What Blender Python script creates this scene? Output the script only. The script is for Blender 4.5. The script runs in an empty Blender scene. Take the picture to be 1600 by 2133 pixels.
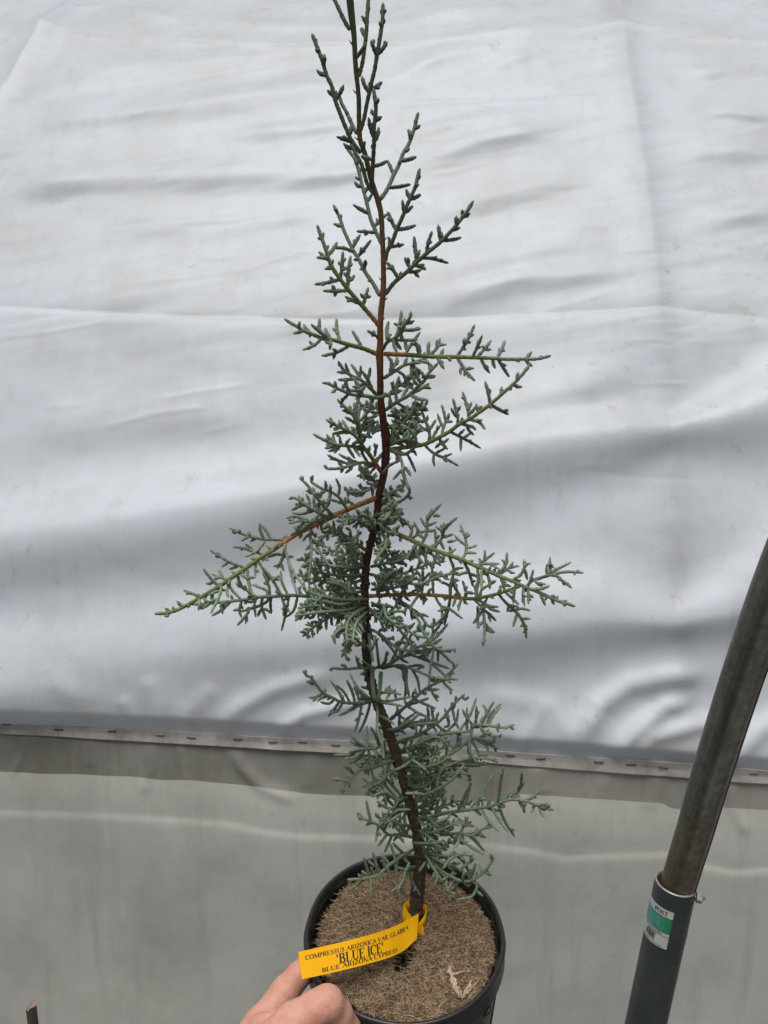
import bpy, math, random
import numpy as np
from mathutils import Vector

# ------------------------------------------------------------------ camera, sky, sun, exposure
rng = random.Random(7)
nrng = np.random.default_rng(7)
scene = bpy.context.scene
COL = scene.collection
PITCH = math.radians(12.0)
CAMZ = 1.45
FPX = 1603.0                      # focal length in photo pixels (26 mm equivalent)
cam_data = bpy.data.cameras.new("camera")
cam_data.sensor_fit = 'VERTICAL'
cam_data.sensor_height = 34.6
cam_data.lens = 34.6 * FPX / 2133.0
cam_data.clip_start = 0.02
cam_data.clip_end = 200.0
cam = bpy.data.objects.new("camera", cam_data)
COL.objects.link(cam)
cam.location = (0, 0, CAMZ)
cam.rotation_euler = (math.radians(90) - PITCH, 0, 0)
scene.camera = cam

SUN_ELEV, SUN_AZ = 77.0, 200.0    # bright overcast, light from nearly overhead
world = bpy.data.worlds.new("World")
scene.world = world
world.use_nodes = True
wn = world.node_tree
wn.nodes.clear()
sky = wn.nodes.new('ShaderNodeTexSky')
sky.sky_type = 'NISHITA'
sky.sun_disc = False
sky.sun_elevation = math.radians(SUN_ELEV)
sky.sun_rotation = math.radians(SUN_AZ)
sky.air_density = 1.0
sky.dust_density = 6.0
sky.ozone_density = 0.6
hs = wn.nodes.new('ShaderNodeHueSaturation')
hs.inputs['Saturation'].default_value = 0.42
bg = wn.nodes.new('ShaderNodeBackground')
bg.inputs['Strength'].default_value = 0.05
wo = wn.nodes.new('ShaderNodeOutputWorld')
wn.links.new(sky.outputs[0], hs.inputs['Color'])
wn.links.new(hs.outputs[0], bg.inputs['Color'])
wn.links.new(bg.outputs[0], wo.inputs['Surface'])

sun_data = bpy.data.lights.new("sun", 'SUN')
sun_data.energy = 1.5
sun_data.angle = math.radians(50)
sun_data.color = (1.0, 0.985, 0.96)
sun = bpy.data.objects.new("sun", sun_data)
COL.objects.link(sun)
el, az = math.radians(SUN_ELEV), math.radians(SUN_AZ)
sdir = Vector((math.sin(az) * math.cos(el), math.cos(az) * math.cos(el), math.sin(el)))
sun.rotation_euler = sdir.to_track_quat('Z', 'Y').to_euler()
sun.location = sdir * 8

vs = scene.view_settings
vs.view_transform = 'Standard'
vs.look = 'None'
vs.exposure = 0.60
vs.gamma = 1.0
vs.use_curve_mapping = False

# ------------------------------------------------------------------ helpers
CP, SP = math.cos(PITCH), math.sin(PITCH)

def W(px, py, d):
    """photo pixel + depth along the lens axis (m) -> a point of the place"""
    x = (px - 800.0) / FPX * d
    yc = -(py - 1066.5) / FPX * d
    return np.array([x, d * CP + yc * SP, CAMZ - d * SP + yc * CP])

def proj(p):
    """points (..,3) -> photo pixel x, y and depth"""
    dy = p[..., 1]
    dz = p[..., 2] - CAMZ
    d = dy * CP - dz * SP
    yc = dy * SP + dz * CP
    return 800 + FPX * p[..., 0] / d, 1066.5 - FPX * yc / d, d

def mesh_obj(name, v, f, mat=None, parent=None, smooth=True, cols=None):
    me = bpy.data.meshes.new(name)
    v = np.asarray(v, dtype=float)
    me.from_pydata(v.tolist(), [], f if isinstance(f, list) else f.tolist())
    if smooth:
        me.polygons.foreach_set('use_smooth', [True] * len(me.polygons))
    if cols is not None:
        a = me.attributes.new('tint', 'FLOAT_COLOR', 'POINT')
        c = np.ones((len(v), 4))
        c[:, :3] = cols
        a.data.foreach_set('color', c.ravel())
    me.update()
    o = bpy.data.objects.new(name, me)
    COL.objects.link(o)
    if mat:
        me.materials.append(mat)
    if parent is not None:
        o.parent = parent
        o.matrix_parent_inverse = parent.matrix_world.inverted() if parent.type != 'EMPTY' else parent_inv(parent)
    return o

def parent_inv(p):
    m = p.matrix_basis.copy()
    return m.inverted()

def empty(name, loc):
    o = bpy.data.objects.new(name, None)
    o.empty_display_size = 0.05
    COL.objects.link(o)
    o.location = tuple(loc)
    return o

def tag(o, label, cat, group=None, kind=None):
    o['label'] = label
    o['category'] = cat
    if group:
        o['group'] = group
    if kind:
        o['kind'] = kind

def catmull(pts, step):
    """resample a polyline smoothly at about the given step"""
    p = np.asarray(pts, float)
    if len(p) == 2:
        n = max(2, int(np.linalg.norm(p[1] - p[0]) / step) + 1)
        t = np.linspace(0, 1, n)[:, None]
        return p[0] * (1 - t) + p[1] * t
    q = np.vstack([2 * p[0] - p[1], p, 2 * p[-1] - p[-2]])
    out = []
    for i in range(1, len(q) - 2):
        n = max(1, int(round(np.linalg.norm(q[i + 1][:3] - q[i][:3]) / step)))
        t = (np.arange(n) / n)[:, None]
        a, b, c, d = q[i - 1], q[i], q[i + 1], q[i + 2]
        out.append(0.5 * (2 * b + (c - a) * t + (2 * a - 5 * b + 4 * c - d) * t ** 2 + (3 * b - a - 3 * c + d) * t ** 3))
    out.append(p[-1:])
    return np.vstack(out)

def frames(p):
    n = len(p)
    t = np.gradient(p, axis=0)
    t /= np.linalg.norm(t, axis=1)[:, None] + 1e-12
    a = np.zeros((n, 3))
    ref = np.array([0.3, -1.0, 0.2])
    u = ref - t[0] * ref.dot(t[0])
    u /= np.linalg.norm(u)
    for i in range(n):
        u = u - t[i] * u.dot(t[i])
        u /= np.linalg.norm(u) + 1e-12
        a[i] = u
    b = np.cross(t, a)
    return t, a, b

class Buf:
    def __init__(s):
        s.v, s.f, s.c, s.n = [], [], [], 0
    def add(s, v, f, c=None):
        v = np.asarray(v, float)
        s.v.append(v)
        s.f.extend([[i + s.n for i in q] for q in f])
        s.c.append(np.broadcast_to(np.asarray((1, 1, 1) if c is None else c, float), (len(v), 3)))
        s.n += len(v)
    def obj(s, name, mat, parent=None, smooth=True, cols=True):
        return mesh_obj(name, np.vstack(s.v), s.f, mat, parent, smooth, np.vstack(s.c) if cols else None)

def ring_faces(n, k, close=False):
    f = []
    for i in range(n - 1 if not close else n):
        j = (i + 1) % n
        for m in range(k):
            m2 = (m + 1) % k
            f.append([i * k + m, i * k + m2, j * k + m2, j * k + m])
    return f

def tube(buf, p, r, sides=8, col=None, scaly=0.0, lump=0.0):
    """tube along p (n,3), radius per point; scaly = overlapping scale leaves"""
    p = np.asarray(p, float)
    n = len(p)
    t, a, b = frames(p)
    th = np.linspace(0, 2 * math.pi, sides, endpoint=False) + 0.2
    R = np.repeat(np.asarray(r, float)[:, None], sides, 1)
    if scaly:
        saw = np.array([-0.55, 0.1, 0.75])
        for i in range(n):
            k = i // 3
            R[i] *= 1 + scaly * (saw[i % 3] * 0.7 + 0.5 * np.cos(2 * th + (k % 2) * math.pi + k * 0.21))
    if lump:
        R *= 1 + lump * nrng.normal(size=R.shape)
    v = p[:, None, :] + R[:, :, None] * (np.cos(th)[None, :, None] * a[:, None, :] + np.sin(th)[None, :, None] * b[:, None, :])
    v = v.reshape(-1, 3)
    f = ring_faces(n, sides)
    v = np.vstack([v, p[0] - t[0] * R[0].mean() * 0.3, p[-1] + t[-1] * R[-1].mean() * 0.8])
    i0, i1 = n * sides, n * sides + 1
    for m in range(sides):
        m2 = (m + 1) % sides
        f.append([i0, m2, m])
        f.append([i1, (n - 1) * sides + m, (n - 1) * sides + m2])
    if col is not None:
        col = np.asarray(col, float)
        if col.ndim == 2:
            col = np.vstack([np.repeat(col, sides, 0), col[:1], col[-1:]])
    buf.add(v, f, col)

# ------------------------------------------------------------------ materials
def new_mat(name):
    m = bpy.data.materials.new(name)
    m.use_nodes = True
    nt = m.node_tree
    nt.nodes.clear()
    out = nt.nodes.new('ShaderNodeOutputMaterial')
    b = nt.nodes.new('ShaderNodeBsdfPrincipled')
    nt.links.new(b.outputs[0], out.inputs['Surface'])
    return m, nt, b, out

def N(nt, typ, **kw):
    n = nt.nodes.new(typ)
    for k, v in kw.items():
        if k in n.inputs:
            n.inputs[k].default_value = v
        else:
            setattr(n, k, v)
    return n

def coords(nt, scale=(1, 1, 1), gen='Object'):
    tc = nt.nodes.new('ShaderNodeTexCoord')
    mp = nt.nodes.new('ShaderNodeMapping')
    mp.inputs['Scale'].default_value = scale
    nt.links.new(tc.outputs[gen], mp.inputs['Vector'])
    return mp.outputs[0]

def noise(nt, vec, scale, detail=4, rough=0.55):
    n = N(nt, 'ShaderNodeTexNoise')
    n.inputs['Scale'].default_value = scale
    n.inputs['Detail'].default_value = detail
    n.inputs['Roughness'].default_value = rough
    nt.links.new(vec, n.inputs['Vector'])
    return n.outputs['Fac']

def ramp(nt, fac, stops):
    r = nt.nodes.new('ShaderNodeValToRGB')
    cr = r.color_ramp
    while len(cr.elements) < len(stops):
        cr.elements.new(0.5)
    for e, (p, c) in zip(cr.elements, stops):
        e.position = p
        e.color = (*c, 1) if len(c) == 3 else c
    nt.links.new(fac, r.inputs[0])
    return r.outputs[0]

def mix(nt, a, b, fac, mode='MIX'):
    m = nt.nodes.new('ShaderNodeMix')
    m.data_type = 'RGBA'
    m.blend_type = mode
    for s, x in ((0, fac), (6, a), (7, b)):
        if hasattr(x, 'links') or hasattr(x, 'is_linked'):
            nt.links.new(x, m.inputs[s])
        else:
            m.inputs[s].default_value = x if s == 0 else (*x, 1)
    return m.outputs[2]

def bump(nt, h, b, strength=0.3, dist=0.001):
    n = nt.nodes.new('ShaderNodeBump')
    n.inputs['Strength'].default_value = strength
    n.inputs['Distance'].default_value = dist
    nt.links.new(h, n.inputs['Height'])
    nt.links.new(n.outputs[0], b.inputs['Normal'])

def film_mat(name, base, dirt, transl, streak, clear=0.0):
    m, nt, b, out = new_mat(name)
    v = coords(nt)
    big = noise(nt, v, 5.0, 5, 0.6)
    c = mix(nt, base, dirt, ramp(nt, big, [(0.42, (0, 0, 0)), (0.75, (streak,) * 3)]))
    mot = noise(nt, coords(nt, (1, 1, 1)), 38.0, 6, 0.68)
    big2 = noise(nt, v, 2.1, 3)
    mm = N(nt, 'ShaderNodeMath', operation='MULTIPLY')
    nt.links.new(ramp(nt, mot, [(0.58, (0, 0, 0)), (0.70, (1, 1, 1))]), mm.inputs[0])
    nt.links.new(ramp(nt, big2, [(0.42, (0, 0, 0)), (0.62, (0.55, 0.55, 0.55))]), mm.inputs[1])
    c = mix(nt, c, (0.46, 0.43, 0.36), mm.outputs[0])
    sp = N(nt, 'ShaderNodeTexVoronoi')
    sp.inputs['Scale'].default_value = 24.0
    sp.inputs['Randomness'].default_value = 1.0
    nt.links.new(coords(nt, (0.8, 1, 1.5)), sp.inputs['Vector'])
    c = mix(nt, c, (0.13, 0.12, 0.11), ramp(nt, sp.outputs['Distance'], [(0.02, (0.5, 0.5, 0.5)), (0.036, (0, 0, 0))]))
    st = noise(nt, coords(nt, (26, 26, 1.6)), 1.0, 4, 0.6)
    c = mix(nt, c, dirt, ramp(nt, st, [(0.5, (0, 0, 0)), (0.8, (streak * 0.8,) * 3)]))
    nt.links.new(c, b.inputs['Base Color'])
    b.inputs['Roughness'].default_value = 0.36
    b.inputs['Specular IOR Level'].default_value = 0.4
    fine = noise(nt, coords(nt, (18, 18, 60)), 1.0, 5, 0.6)
    bump(nt, fine, b, 0.10, 0.004)
    tr = nt.nodes.new('ShaderNodeBsdfTranslucent')
    nt.links.new(c, tr.inputs['Color'])
    mx = nt.nodes.new('ShaderNodeMixShader')
    mx.inputs[0].default_value = transl
    nt.links.new(b.outputs[0], mx.inputs[1])
    nt.links.new(tr.outputs[0], mx.inputs[2])
    last = mx
    if clear:
        # a share of the light passes straight through the thin plastic
        tp_ = nt.nodes.new('ShaderNodeBsdfTransparent')
        tp_.inputs['Color'].default_value = (0.92, 0.93, 0.90, 1)
        last = nt.nodes.new('ShaderNodeMixShader')
        last.inputs[0].default_value = clear
        nt.links.new(mx.outputs[0], last.inputs[1])
        nt.links.new(tp_.outputs[0], last.inputs[2])
    nt.links.new(last.outputs[0], out.inputs['Surface'])
    return m

def simple_mat(name, c0, c1, scale=40, rough=0.6, bs=0.0, bd=0.001, metal=0.0, stretch=(1, 1, 1), spec=0.5, lo=0.35, hi=0.68):
    m, nt, b, out = new_mat(name)
    f = noise(nt, coords(nt, stretch), scale, 6, 0.62)
    nt.links.new(mix(nt, c0, c1, ramp(nt, f, [(lo, (0, 0, 0)), (hi, (1, 1, 1))])), b.inputs['Base Color'])
    b.inputs['Roughness'].default_value = rough
    b.inputs['Metallic'].default_value = metal
    b.inputs['Specular IOR Level'].default_value = spec
    if bs:
        bump(nt, f, b, bs, bd)
    return m

def tint_mat(name, nscale, lo, hi, rough, bs, bd, frost=0.0, sss=0.0):
    m, nt, b, out = new_mat(name)
    at = N(nt, 'ShaderNodeAttribute', attribute_name='tint')
    f = noise(nt, coords(nt), nscale, 5, 0.6)
    c = mix(nt, at.outputs['Color'], ramp(nt, f, [(0.3, (lo,) * 3), (0.7, (hi,) * 3)]), 1.0, 'MULTIPLY')
    if frost:
        w = noise(nt, coords(nt), nscale * 2.6, 3, 0.7)
        c = mix(nt, c, (0.46, 0.57, 0.47), ramp(nt, w, [(0.56, (0, 0, 0)), (0.74, (frost,) * 3)]))
    nt.links.new(c, b.inputs['Base Color'])
    b.inputs['Roughness'].default_value = rough
    b.inputs['Specular IOR Level'].default_value = 0.3
    bump(nt, f, b, bs, bd)
    return m

M_FILM = film_mat('white_film', (0.705, 0.755, 0.82), (0.57, 0.575, 0.56), 0.30, 0.7)
M_SKIRT = film_mat('grey_skirt_film', (0.82, 0.805, 0.72), (0.44, 0.42, 0.35), 0.34, 0.9, clear=0.46)
M_STRIP = simple_mat('batten_vinyl', (0.50, 0.475, 0.44), (0.22, 0.21, 0.195), 30, 0.55, 0.2, 0.002, lo=0.42, hi=0.8)
M_STAPLE = simple_mat('staple_steel', (0.10, 0.085, 0.075), (0.035, 0.03, 0.028), 300, 0.5, metal=0.5)
M_RUST = simple_mat('staple_rust', (0.33, 0.10, 0.03), (0.15, 0.05, 0.02), 300, 0.8)
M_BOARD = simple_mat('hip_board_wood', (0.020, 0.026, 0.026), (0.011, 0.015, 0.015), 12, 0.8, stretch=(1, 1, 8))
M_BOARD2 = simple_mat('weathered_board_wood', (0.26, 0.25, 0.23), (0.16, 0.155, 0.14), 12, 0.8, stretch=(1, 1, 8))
M_RIB = simple_mat('rib_steel', (0.10, 0.11, 0.11), (0.07, 0.075, 0.075), 20, 0.5, metal=0.2)
M_GROUND = simple_mat('ground_gravel', (0.13, 0.12, 0.10), (0.06, 0.056, 0.048), 60, 0.95, 0.6, 0.01)
M_FLOOR = simple_mat('added_pale_floor', (0.72, 0.72, 0.68), (0.64, 0.64, 0.60), 4, 0.9)  # for the added floor, pale so it sends light up behind the skirt
M_FOL = tint_mat('cypress_foliage', 900, 0.55, 1.5, 0.62, 0.7, 0.0008, frost=0.75)
M_WOOD = tint_mat('cypress_bark', 420, 0.55, 1.4, 0.72, 0.6, 0.0012)
# ------------------------------------------------------------------ the greenhouse wall behind
YAW = math.radians(4.0)
EU = np.array([math.cos(YAW), -math.sin(YAW), 0.0])     # along the wall
EN = np.array([-math.sin(YAW), -math.cos(YAW), 0.0])    # out of the wall, to the viewer
prof_h = np.array([-0.1, 0.0, 0.43, 0.78, 0.875, 0.98, 1.2, 1.509, 1.914, 2.097, 2.22, 2.5, 2.8, 3.05, 3.2])
prof_f = np.array([0.99, 0.99, 1.0, 1.018, 1.033, 1.058, 1.14, 1.311, 1.622, 1.804, 1.94, 2.30, 2.80, 3.40, 3.95])
hh = np.linspace(-0.1, 3.2, 1200)
ff = np.interp(hh, prof_h, prof_f)
ker = np.exp(-np.linspace(-2.5, 2.5, 61) ** 2)
ker /= ker.sum()
ff = np.convolve(np.pad(ff, 30, mode='edge'), ker, 'valid')

def base_pt(u, h, off=0.0):
    u, h = np.asarray(u, float), np.asarray(h, float)
    F = np.interp(h, hh, ff)
    dF = np.interp(h, hh, np.gradient(ff, hh))
    cs = 1 / np.sqrt(1 + dF ** 2)
    p = u[..., None] * EU - (F[..., None]) * EN
    p = p + np.array([0, 0, 1.0]) * h[..., None]
    nrm = EN * cs[..., None] + np.array([0, 0, 1.0]) * (dF * cs)[..., None]
    return p + nrm * np.asarray(off)[..., None]

def film_hit(px, py):
    """where the view through a photo pixel meets the wall: (u, h)"""
    lo, hi = 0.3, 6.0
    for _ in range(50):
        d = 0.5 * (lo + hi)
        p = W(px, py, d)
        if -(p @ EN) > np.interp(p[2], hh, ff):
            hi = d
        else:
            lo = d
    p = W(px, py, d)
    return p @ EU, p[2]

def line_uh(pts):
    a = np.array([film_hit(x, y) for x, y in pts])
    return a[:, 0], a[:, 1]

def ext(u, h, lim=3.4):
    s0 = (h[1] - h[0]) / (u[1] - u[0])
    s1 = (h[-1] - h[-2]) / (u[-1] - u[-2])
    return np.concatenate([[-lim], u, [lim]]), np.concatenate([[h[0] + s0 * 0.3 * (-lim - u[0])], h, [h[-1] + s1 * 0.3 * (lim - u[-1])]])

st_top = [(0, 1500), (300, 1517), (740, 1540), (1040, 1559), (1263, 1575), (1534, 1596), (1600, 1601)]
st_bot = [(0, 1526), (300, 1544), (740, 1569), (1040, 1589), (1263, 1607), (1534, 1628), (1600, 1632)]
tu, th_ = ext(*line_uh(st_top))
bu, bh = ext(*line_uh(st_bot))

ucol = np.unique(np.concatenate([np.linspace(-3.2, -1.05, 40), np.arange(-1.05, 1.05, 0.0042), np.linspace(1.05, 3.2, 40)]))
pxw = 800.0

def ridge(px, py, pts, A, wu, wd, fade=120, sharp=2.0, ends=True):
    """a fold whose crest follows pts; soft above over wu pixels, steep below over wd"""
    x = np.array([p[0] for p in pts], float)
    y = np.array([p[1] for p in pts], float)
    wu = np.interp(px, x, np.broadcast_to(wu, x.shape))
    wd = np.interp(px, x, np.broadcast_to(wd, x.shape))
    Am = np.interp(px, x, np.broadcast_to(A, x.shape))
    s = py - np.interp(px, x, y)
    g = np.where(s < 0, np.exp(-np.abs(s / wu) ** sharp), np.exp(-np.abs(s / wd) ** sharp))
    if ends:
        e = np.clip((px - x[0]) / fade + 0.0, 0, 1) * np.clip((x[-1] - px) / fade, 0, 1)
        e = e * e * (3 - 2 * e)
    else:
        e = 1.0
    return Am * g * e

def seg_ridge(px, py, pts, A, w, sgn=1):
    """a fold along any polyline, narrow width w, fading at the ends"""
    best = np.full(px.shape, 1e9)
    tt = np.zeros(px.shape)
    L = [0]
    for a, b in zip(pts[:-1], pts[1:]):
        L.append(L[-1] + math.hypot(b[0] - a[0], b[1] - a[1]))
    for i, (a, b) in enumerate(zip(pts[:-1], pts[1:])):
        dx, dy = b[0] - a[0], b[1] - a[1]
        l2 = dx * dx + dy * dy
        t = np.clip(((px - a[0]) * dx + (py - a[1]) * dy) / l2, 0, 1)
        d = np.hypot(px - a[0] - t * dx, py - a[1] - t * dy)
        m = d < best
        best = np.where(m, d, best)
        tt = np.where(m, (L[i] + t * math.sqrt(l2)) / L[-1], tt)
    return A * np.exp(-(best / w) ** 2) * np.clip(np.sin(np.pi * np.clip(tt * 0.94 + 0.03, 0, 1)) * 1.7, 0, 1)

def vnoise(x, y, seed):
    r = np.random.default_rng(seed).normal(size=(256, 256))
    xi, yi = np.floor(x).astype(int), np.floor(y).astype(int)
    fx, fy = x - xi, y - yi
    fx, fy = fx * fx * (3 - 2 * fx), fy * fy * (3 - 2 * fy)
    g = lambda i, j: r[(xi + i) % 256, (yi + j) % 256]
    return (g(0, 0) * (1 - fx) + g(1, 0) * fx) * (1 - fy) + (g(0, 1) * (1 - fx) + g(1, 1) * fx) * fy

RIB_R = [(1286, -60), (1293, 60), (1318, 220), (1345, 380), (1372, 600), (1392, 820), (1402, 1000), (1412, 1200), (1418, 1420), (1424, 1560)]
RIB_L = [(205, -60), (165, 0), (95, 75), (0, 205), (-95, 400), (-190, 700), (-270, 1100), (-310, 1560)]

def upper_disp(px, py):
    mm = 0.001
    d = np.zeros(px.shape)
    # two heavy sagging folds above the batten
    f1 = [(-300, 1165), (0, 1135), (300, 1095), (600, 1045), (800, 1003), (1075, 945), (1300, 914), (1392, 903), (1500, 880), (1600, 848), (1900, 790)]
    d += ridge(px, py, f1, np.array([42, 42, 42, 41, 40, 38, 30, 16, 27, 35, 35]) * mm, [78, 78, 78, 76, 78, 74, 54, 28, 54, 76, 80], [118, 118, 108, 96, 86, 80, 60, 34, 62, 84, 88], ends=False)
    f2 = [(-300, 1430), (0, 1405), (450, 1345), (800, 1320), (1100, 1297), (1250, 1284), (1405, 1297), (1500, 1275), (1600, 1240), (1900, 1200)]
    d += ridge(px, py, f2, np.array([34, 34, 34, 35, 36, 31, 17, 25, 32, 32]) * mm, [125, 125, 122, 120, 120, 100, 48, 80, 115, 115], [105, 105, 100, 92, 86, 66, 30, 52, 74, 74], ends=False)
    # the roll just above the batten
    f3 = [(-300, 1440), (0, 1462), (300, 1478), (740, 1505), (1040, 1524), (1263, 1540), (1600, 1568), (1900, 1590)]
    d += ridge(px, py, f3, 17 * mm, 72, 24, ends=False)
    for pts, A, w in [
        ([(1470, 1405), (1395, 1412), (1310, 1425), (1245, 1468), (1190, 1545)], 9, 26),
        ([(1440, 1455), (1380, 1470), (1320, 1515), (1262, 1570)], 8, 20),
        ([(1520, 1500), (1440, 1505), (1350, 1530), (1310, 1575)], 6, 18),
        ([(1640, 1480), (1570, 1520), (1500, 1585)], 6, 22),
        ([(700, 1400), (575, 1432), (505, 1468), (468, 1512)], 6, 20),
        ([(760, 1455), (640, 1480), (575, 1520)], 5, 16),
        ([(320, 1400), (345, 1460), (348, 1508)], 2.6, 24),
        ([(460, 1420), (405, 1475), (392, 1512)], 2.6, 20),
        ([(270, 1440), (295, 1490), (305, 1515)], 2, 14),
        ([(1130, 1470), (1092, 1530), (1078, 1565)], 2.6, 18),
        ([(1000, 1440), (1150, 1470), (1200, 1560)], 3, 22),
        ([(120, 1400), (200, 1450), (215, 1505)], 2.5, 26)]:
        d += seg_ridge(px, py, pts, 1.35 * A * mm, w)
    # crisp welded creases running the length of the film
    c1 = [(-400, 610), (0, 637), (200, 648), (400, 658), (720, 665), (1000, 657), (1200, 648), (1375, 639), (1450, 646), (1600, 663), (2000, 690)]
    d -= ridge(px, py, c1, 5.0 * mm, 30, 6, ends=False, sharp=1.0)
    c2 = [(-400, 130), (0, 88), (95, 75), (300, 95), (600, 108), (800, 106), (1000, 90), (1290, 65), (1400, 81), (1600, 105), (2000, 150)]
    d += ridge(px, py, c2, 6.5 * mm, 46, 6, ends=False, sharp=1.0)
    d += ridge(px, py, c2, 10 * mm, 60, 100, ends=False)
    # soft diagonal drag wrinkles of the upper film
    UP = 3.0
    for pts, A, wu, wd in [
        ([(40, 258), (200, 246), (400, 224), (600, 200), (780, 172)], 3.4, 34, 22),
        ([(60, 168), (330, 150), (600, 118)], 2.6, 22, 20),
        ([(380, 55), (560, 64), (760, 70), (900, 55)], 2.5, 16, 14),
        ([(100, 20), (260, 30), (420, 58)], 2.2, 14, 12),
        ([(0, 400), (250, 375), (520, 368), (780, 340)], 3.6, 40, 26),
        ([(420, 292), (640, 275), (800, 245)], 2.4, 20, 16),
        ([(520, 395), (700, 372), (860, 330)], 2.6, 18, 16),
        ([(780, 182), (925, 130), (1110, 90), (1230, 75)], 4.0, 30, 18),
        ([(940, 176), (1040, 145), (1180, 105)], 3.0, 20, 14),
        ([(800, 60), (950, 38), (1120, 10)], 3.0, 20, 14),
        ([(800, 290), (960, 260), (1180, 225)], 2.6, 24, 16),
        ([(840, 345), (1000, 300), (1200, 262)], 3.8, 30, 20),
        ([(900, 440), (1060, 400), (1250, 370)], 2.0, 40, 24),
        ([(850, 560), (1050, 520), (1300, 480)], 2.0, 50, 30),
        ([(880, 640), (1080, 585), (1340, 560)], 2.4, 30, 20),
        ([(200, 480), (420, 462), (700, 440)], 1.8, 34, 24),
        ([(1380, 150), (1480, 160), (1640, 165)], 2.4, 20, 14),
        ([(1420, 235), (1520, 240), (1660, 262)], 2.6, 22, 10),
        ([(1400, 325), (1500, 322), (1660, 318)], 2.6, 24, 16),
        ([(1420, 455), (1540, 452), (1680, 448)], 2.6, 26, 18),
        ([(900, 850), (1060, 842), (1240, 800), (1360, 770)], 3.0, 50, 34),
        ([(0, 905), (260, 880), (560, 850)], 2.0, 70, 40)]:
        d += ridge(px, py, pts, A * UP * mm, wu, wd, fade=140)
    d += ridge(px, py, [(780, 228), (1000, 212), (1330, 200)], 1.1 * mm, 5, 5, fade=60)
    d += ridge(px, py, [(780, 218), (950, 214), (1200, 214)], 0.9 * mm, 4, 5, fade=60)
    # crisp little pleats where the film was folded and pulled
    pr = random.Random(41)
    for _ in range(46):
        x0, y0 = pr.uniform(-80, 1500), pr.uniform(-20, 640) if pr.random() < 0.75 else pr.uniform(640, 1000)
        ln, sl = pr.uniform(90, 330), pr.gauss(-0.13, 0.07) if x0 < 1250 else pr.gauss(0.03, 0.05)
        pts = [(x0, y0), (x0 + ln * 0.5, y0 + sl * ln * 0.5 + pr.gauss(0, 5)), (x0 + ln, y0 + sl * ln)]
        d += pr.choice([1, 1, -1]) * ridge(px, py, pts, pr.uniform(0.5, 1.5) * mm, pr.uniform(3, 10), pr.uniform(3, 6), fade=70, sharp=1.2)
    # short puckers across the hoop
    for _ in range(26):
        y0 = pr.uniform(120, 900)
        xc = np.interp(y0, [q[1] for q in RIB_R], [q[0] for q in RIB_R]) + pr.gauss(0, 12)
        hw = pr.uniform(25, 60)
        d += ridge(px, py, [(xc - hw, y0 + 2), (xc, y0), (xc + hw, y0 + 3)], pr.uniform(0.3, 0.8) * mm, 4, 4, fade=24, sharp=1.3)
    # small irregular creasing, stretched along the film
    up = np.clip((900 - py) / 700, 0, 1)
    xs, ys = px, py + 0.18 * px
    d += mm * up * (2.6 * vnoise(xs / 330, ys / 46, 3) + 1.0 * vnoise(xs / 150, ys / 21, 4) + 0.3 * vnoise(xs / 60, ys / 9, 5))
    d += mm * (1.2 * vnoise(px / 240, py / 90, 6) + 0.25 * vnoise(px / 70, py / 34, 8))
    # pulled tight over the hoops
    for rb, a, wl, wr in ((RIB_R, 9, 46, 40), (RIB_L, 14, 40, 30)):
        x0 = np.interp(py, [q[1] for q in rb], [q[0] for q in rb])
        s = px - x0
        k = 0.35 + 0.65 * np.clip((700 - py) / 600, 0, 1)
        d += a * mm * k * np.where(s < 0, np.exp(-np.abs(s / wl) ** 1.3), np.exp(-np.abs(s / wr) ** 1.3))
    return d

def lower_disp(px, py):
    mm = 0.001
    d = np.zeros(px.shape)
    c = [(-400, 1668), (0, 1690), (230, 1697), (460, 1712), (550, 1730), (640, 1742), (780, 1745), (1000, 1755), (1100, 1768), (1180, 1785), (1300, 1780), (1390, 1777), (1450, 1800), (1530, 1815), (1600, 1810), (2000, 1830)]
    d -= ridge(px, py, c, 4.6 * mm, 16, 6, ends=False, sharp=1.1)
    d += ridge(px, py, c, 3.0 * mm, 10, 60, ends=False, sharp=1.3)
    for pts, A, w in [
        ([(478, 1552), (505, 1600), (545, 1640), (620, 1670)], 6, 14),
        ([(310, 1548), (312, 1600), (298, 1660)], 5, 12),
        ([(372, 1548), (385, 1610), (400, 1640)], 3, 10),
        ([(52, 1530), (45, 1580), (20, 1620)], 3, 9),
        ([(1260, 1606), (1240, 1680), (1222, 1760)], 3.5, 22),
        ([(1370, 1612), (1350, 1690)], 3, 18),
        ([(1522, 1625), (1530, 1690), (1560, 1740)], 5, 12),
        ([(1115, 1592), (1130, 1660)], 3, 22),
        ([(180, 1536), (190, 1600)], 2, 14),
        ([(650, 1562), (640, 1650)], 2, 16)]:
        d += seg_ridge(px, py, pts, A * mm, w)
    d += mm * (1.5 * vnoise(px / 260, py / 200, 11) + 0.35 * vnoise(px / 45, py / 160, 12) + 0.2 * vnoise(px / 60, py / 40, 13))
    return d

gh_u, gh_h = film_hit(800, 2100)
greenhouse = empty('greenhouse', base_pt(np.array(0.0), np.array(0.0)))
tag(greenhouse, 'white plastic film greenhouse wall with a stapled batten strip and sagging folds', 'greenhouse')

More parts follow.
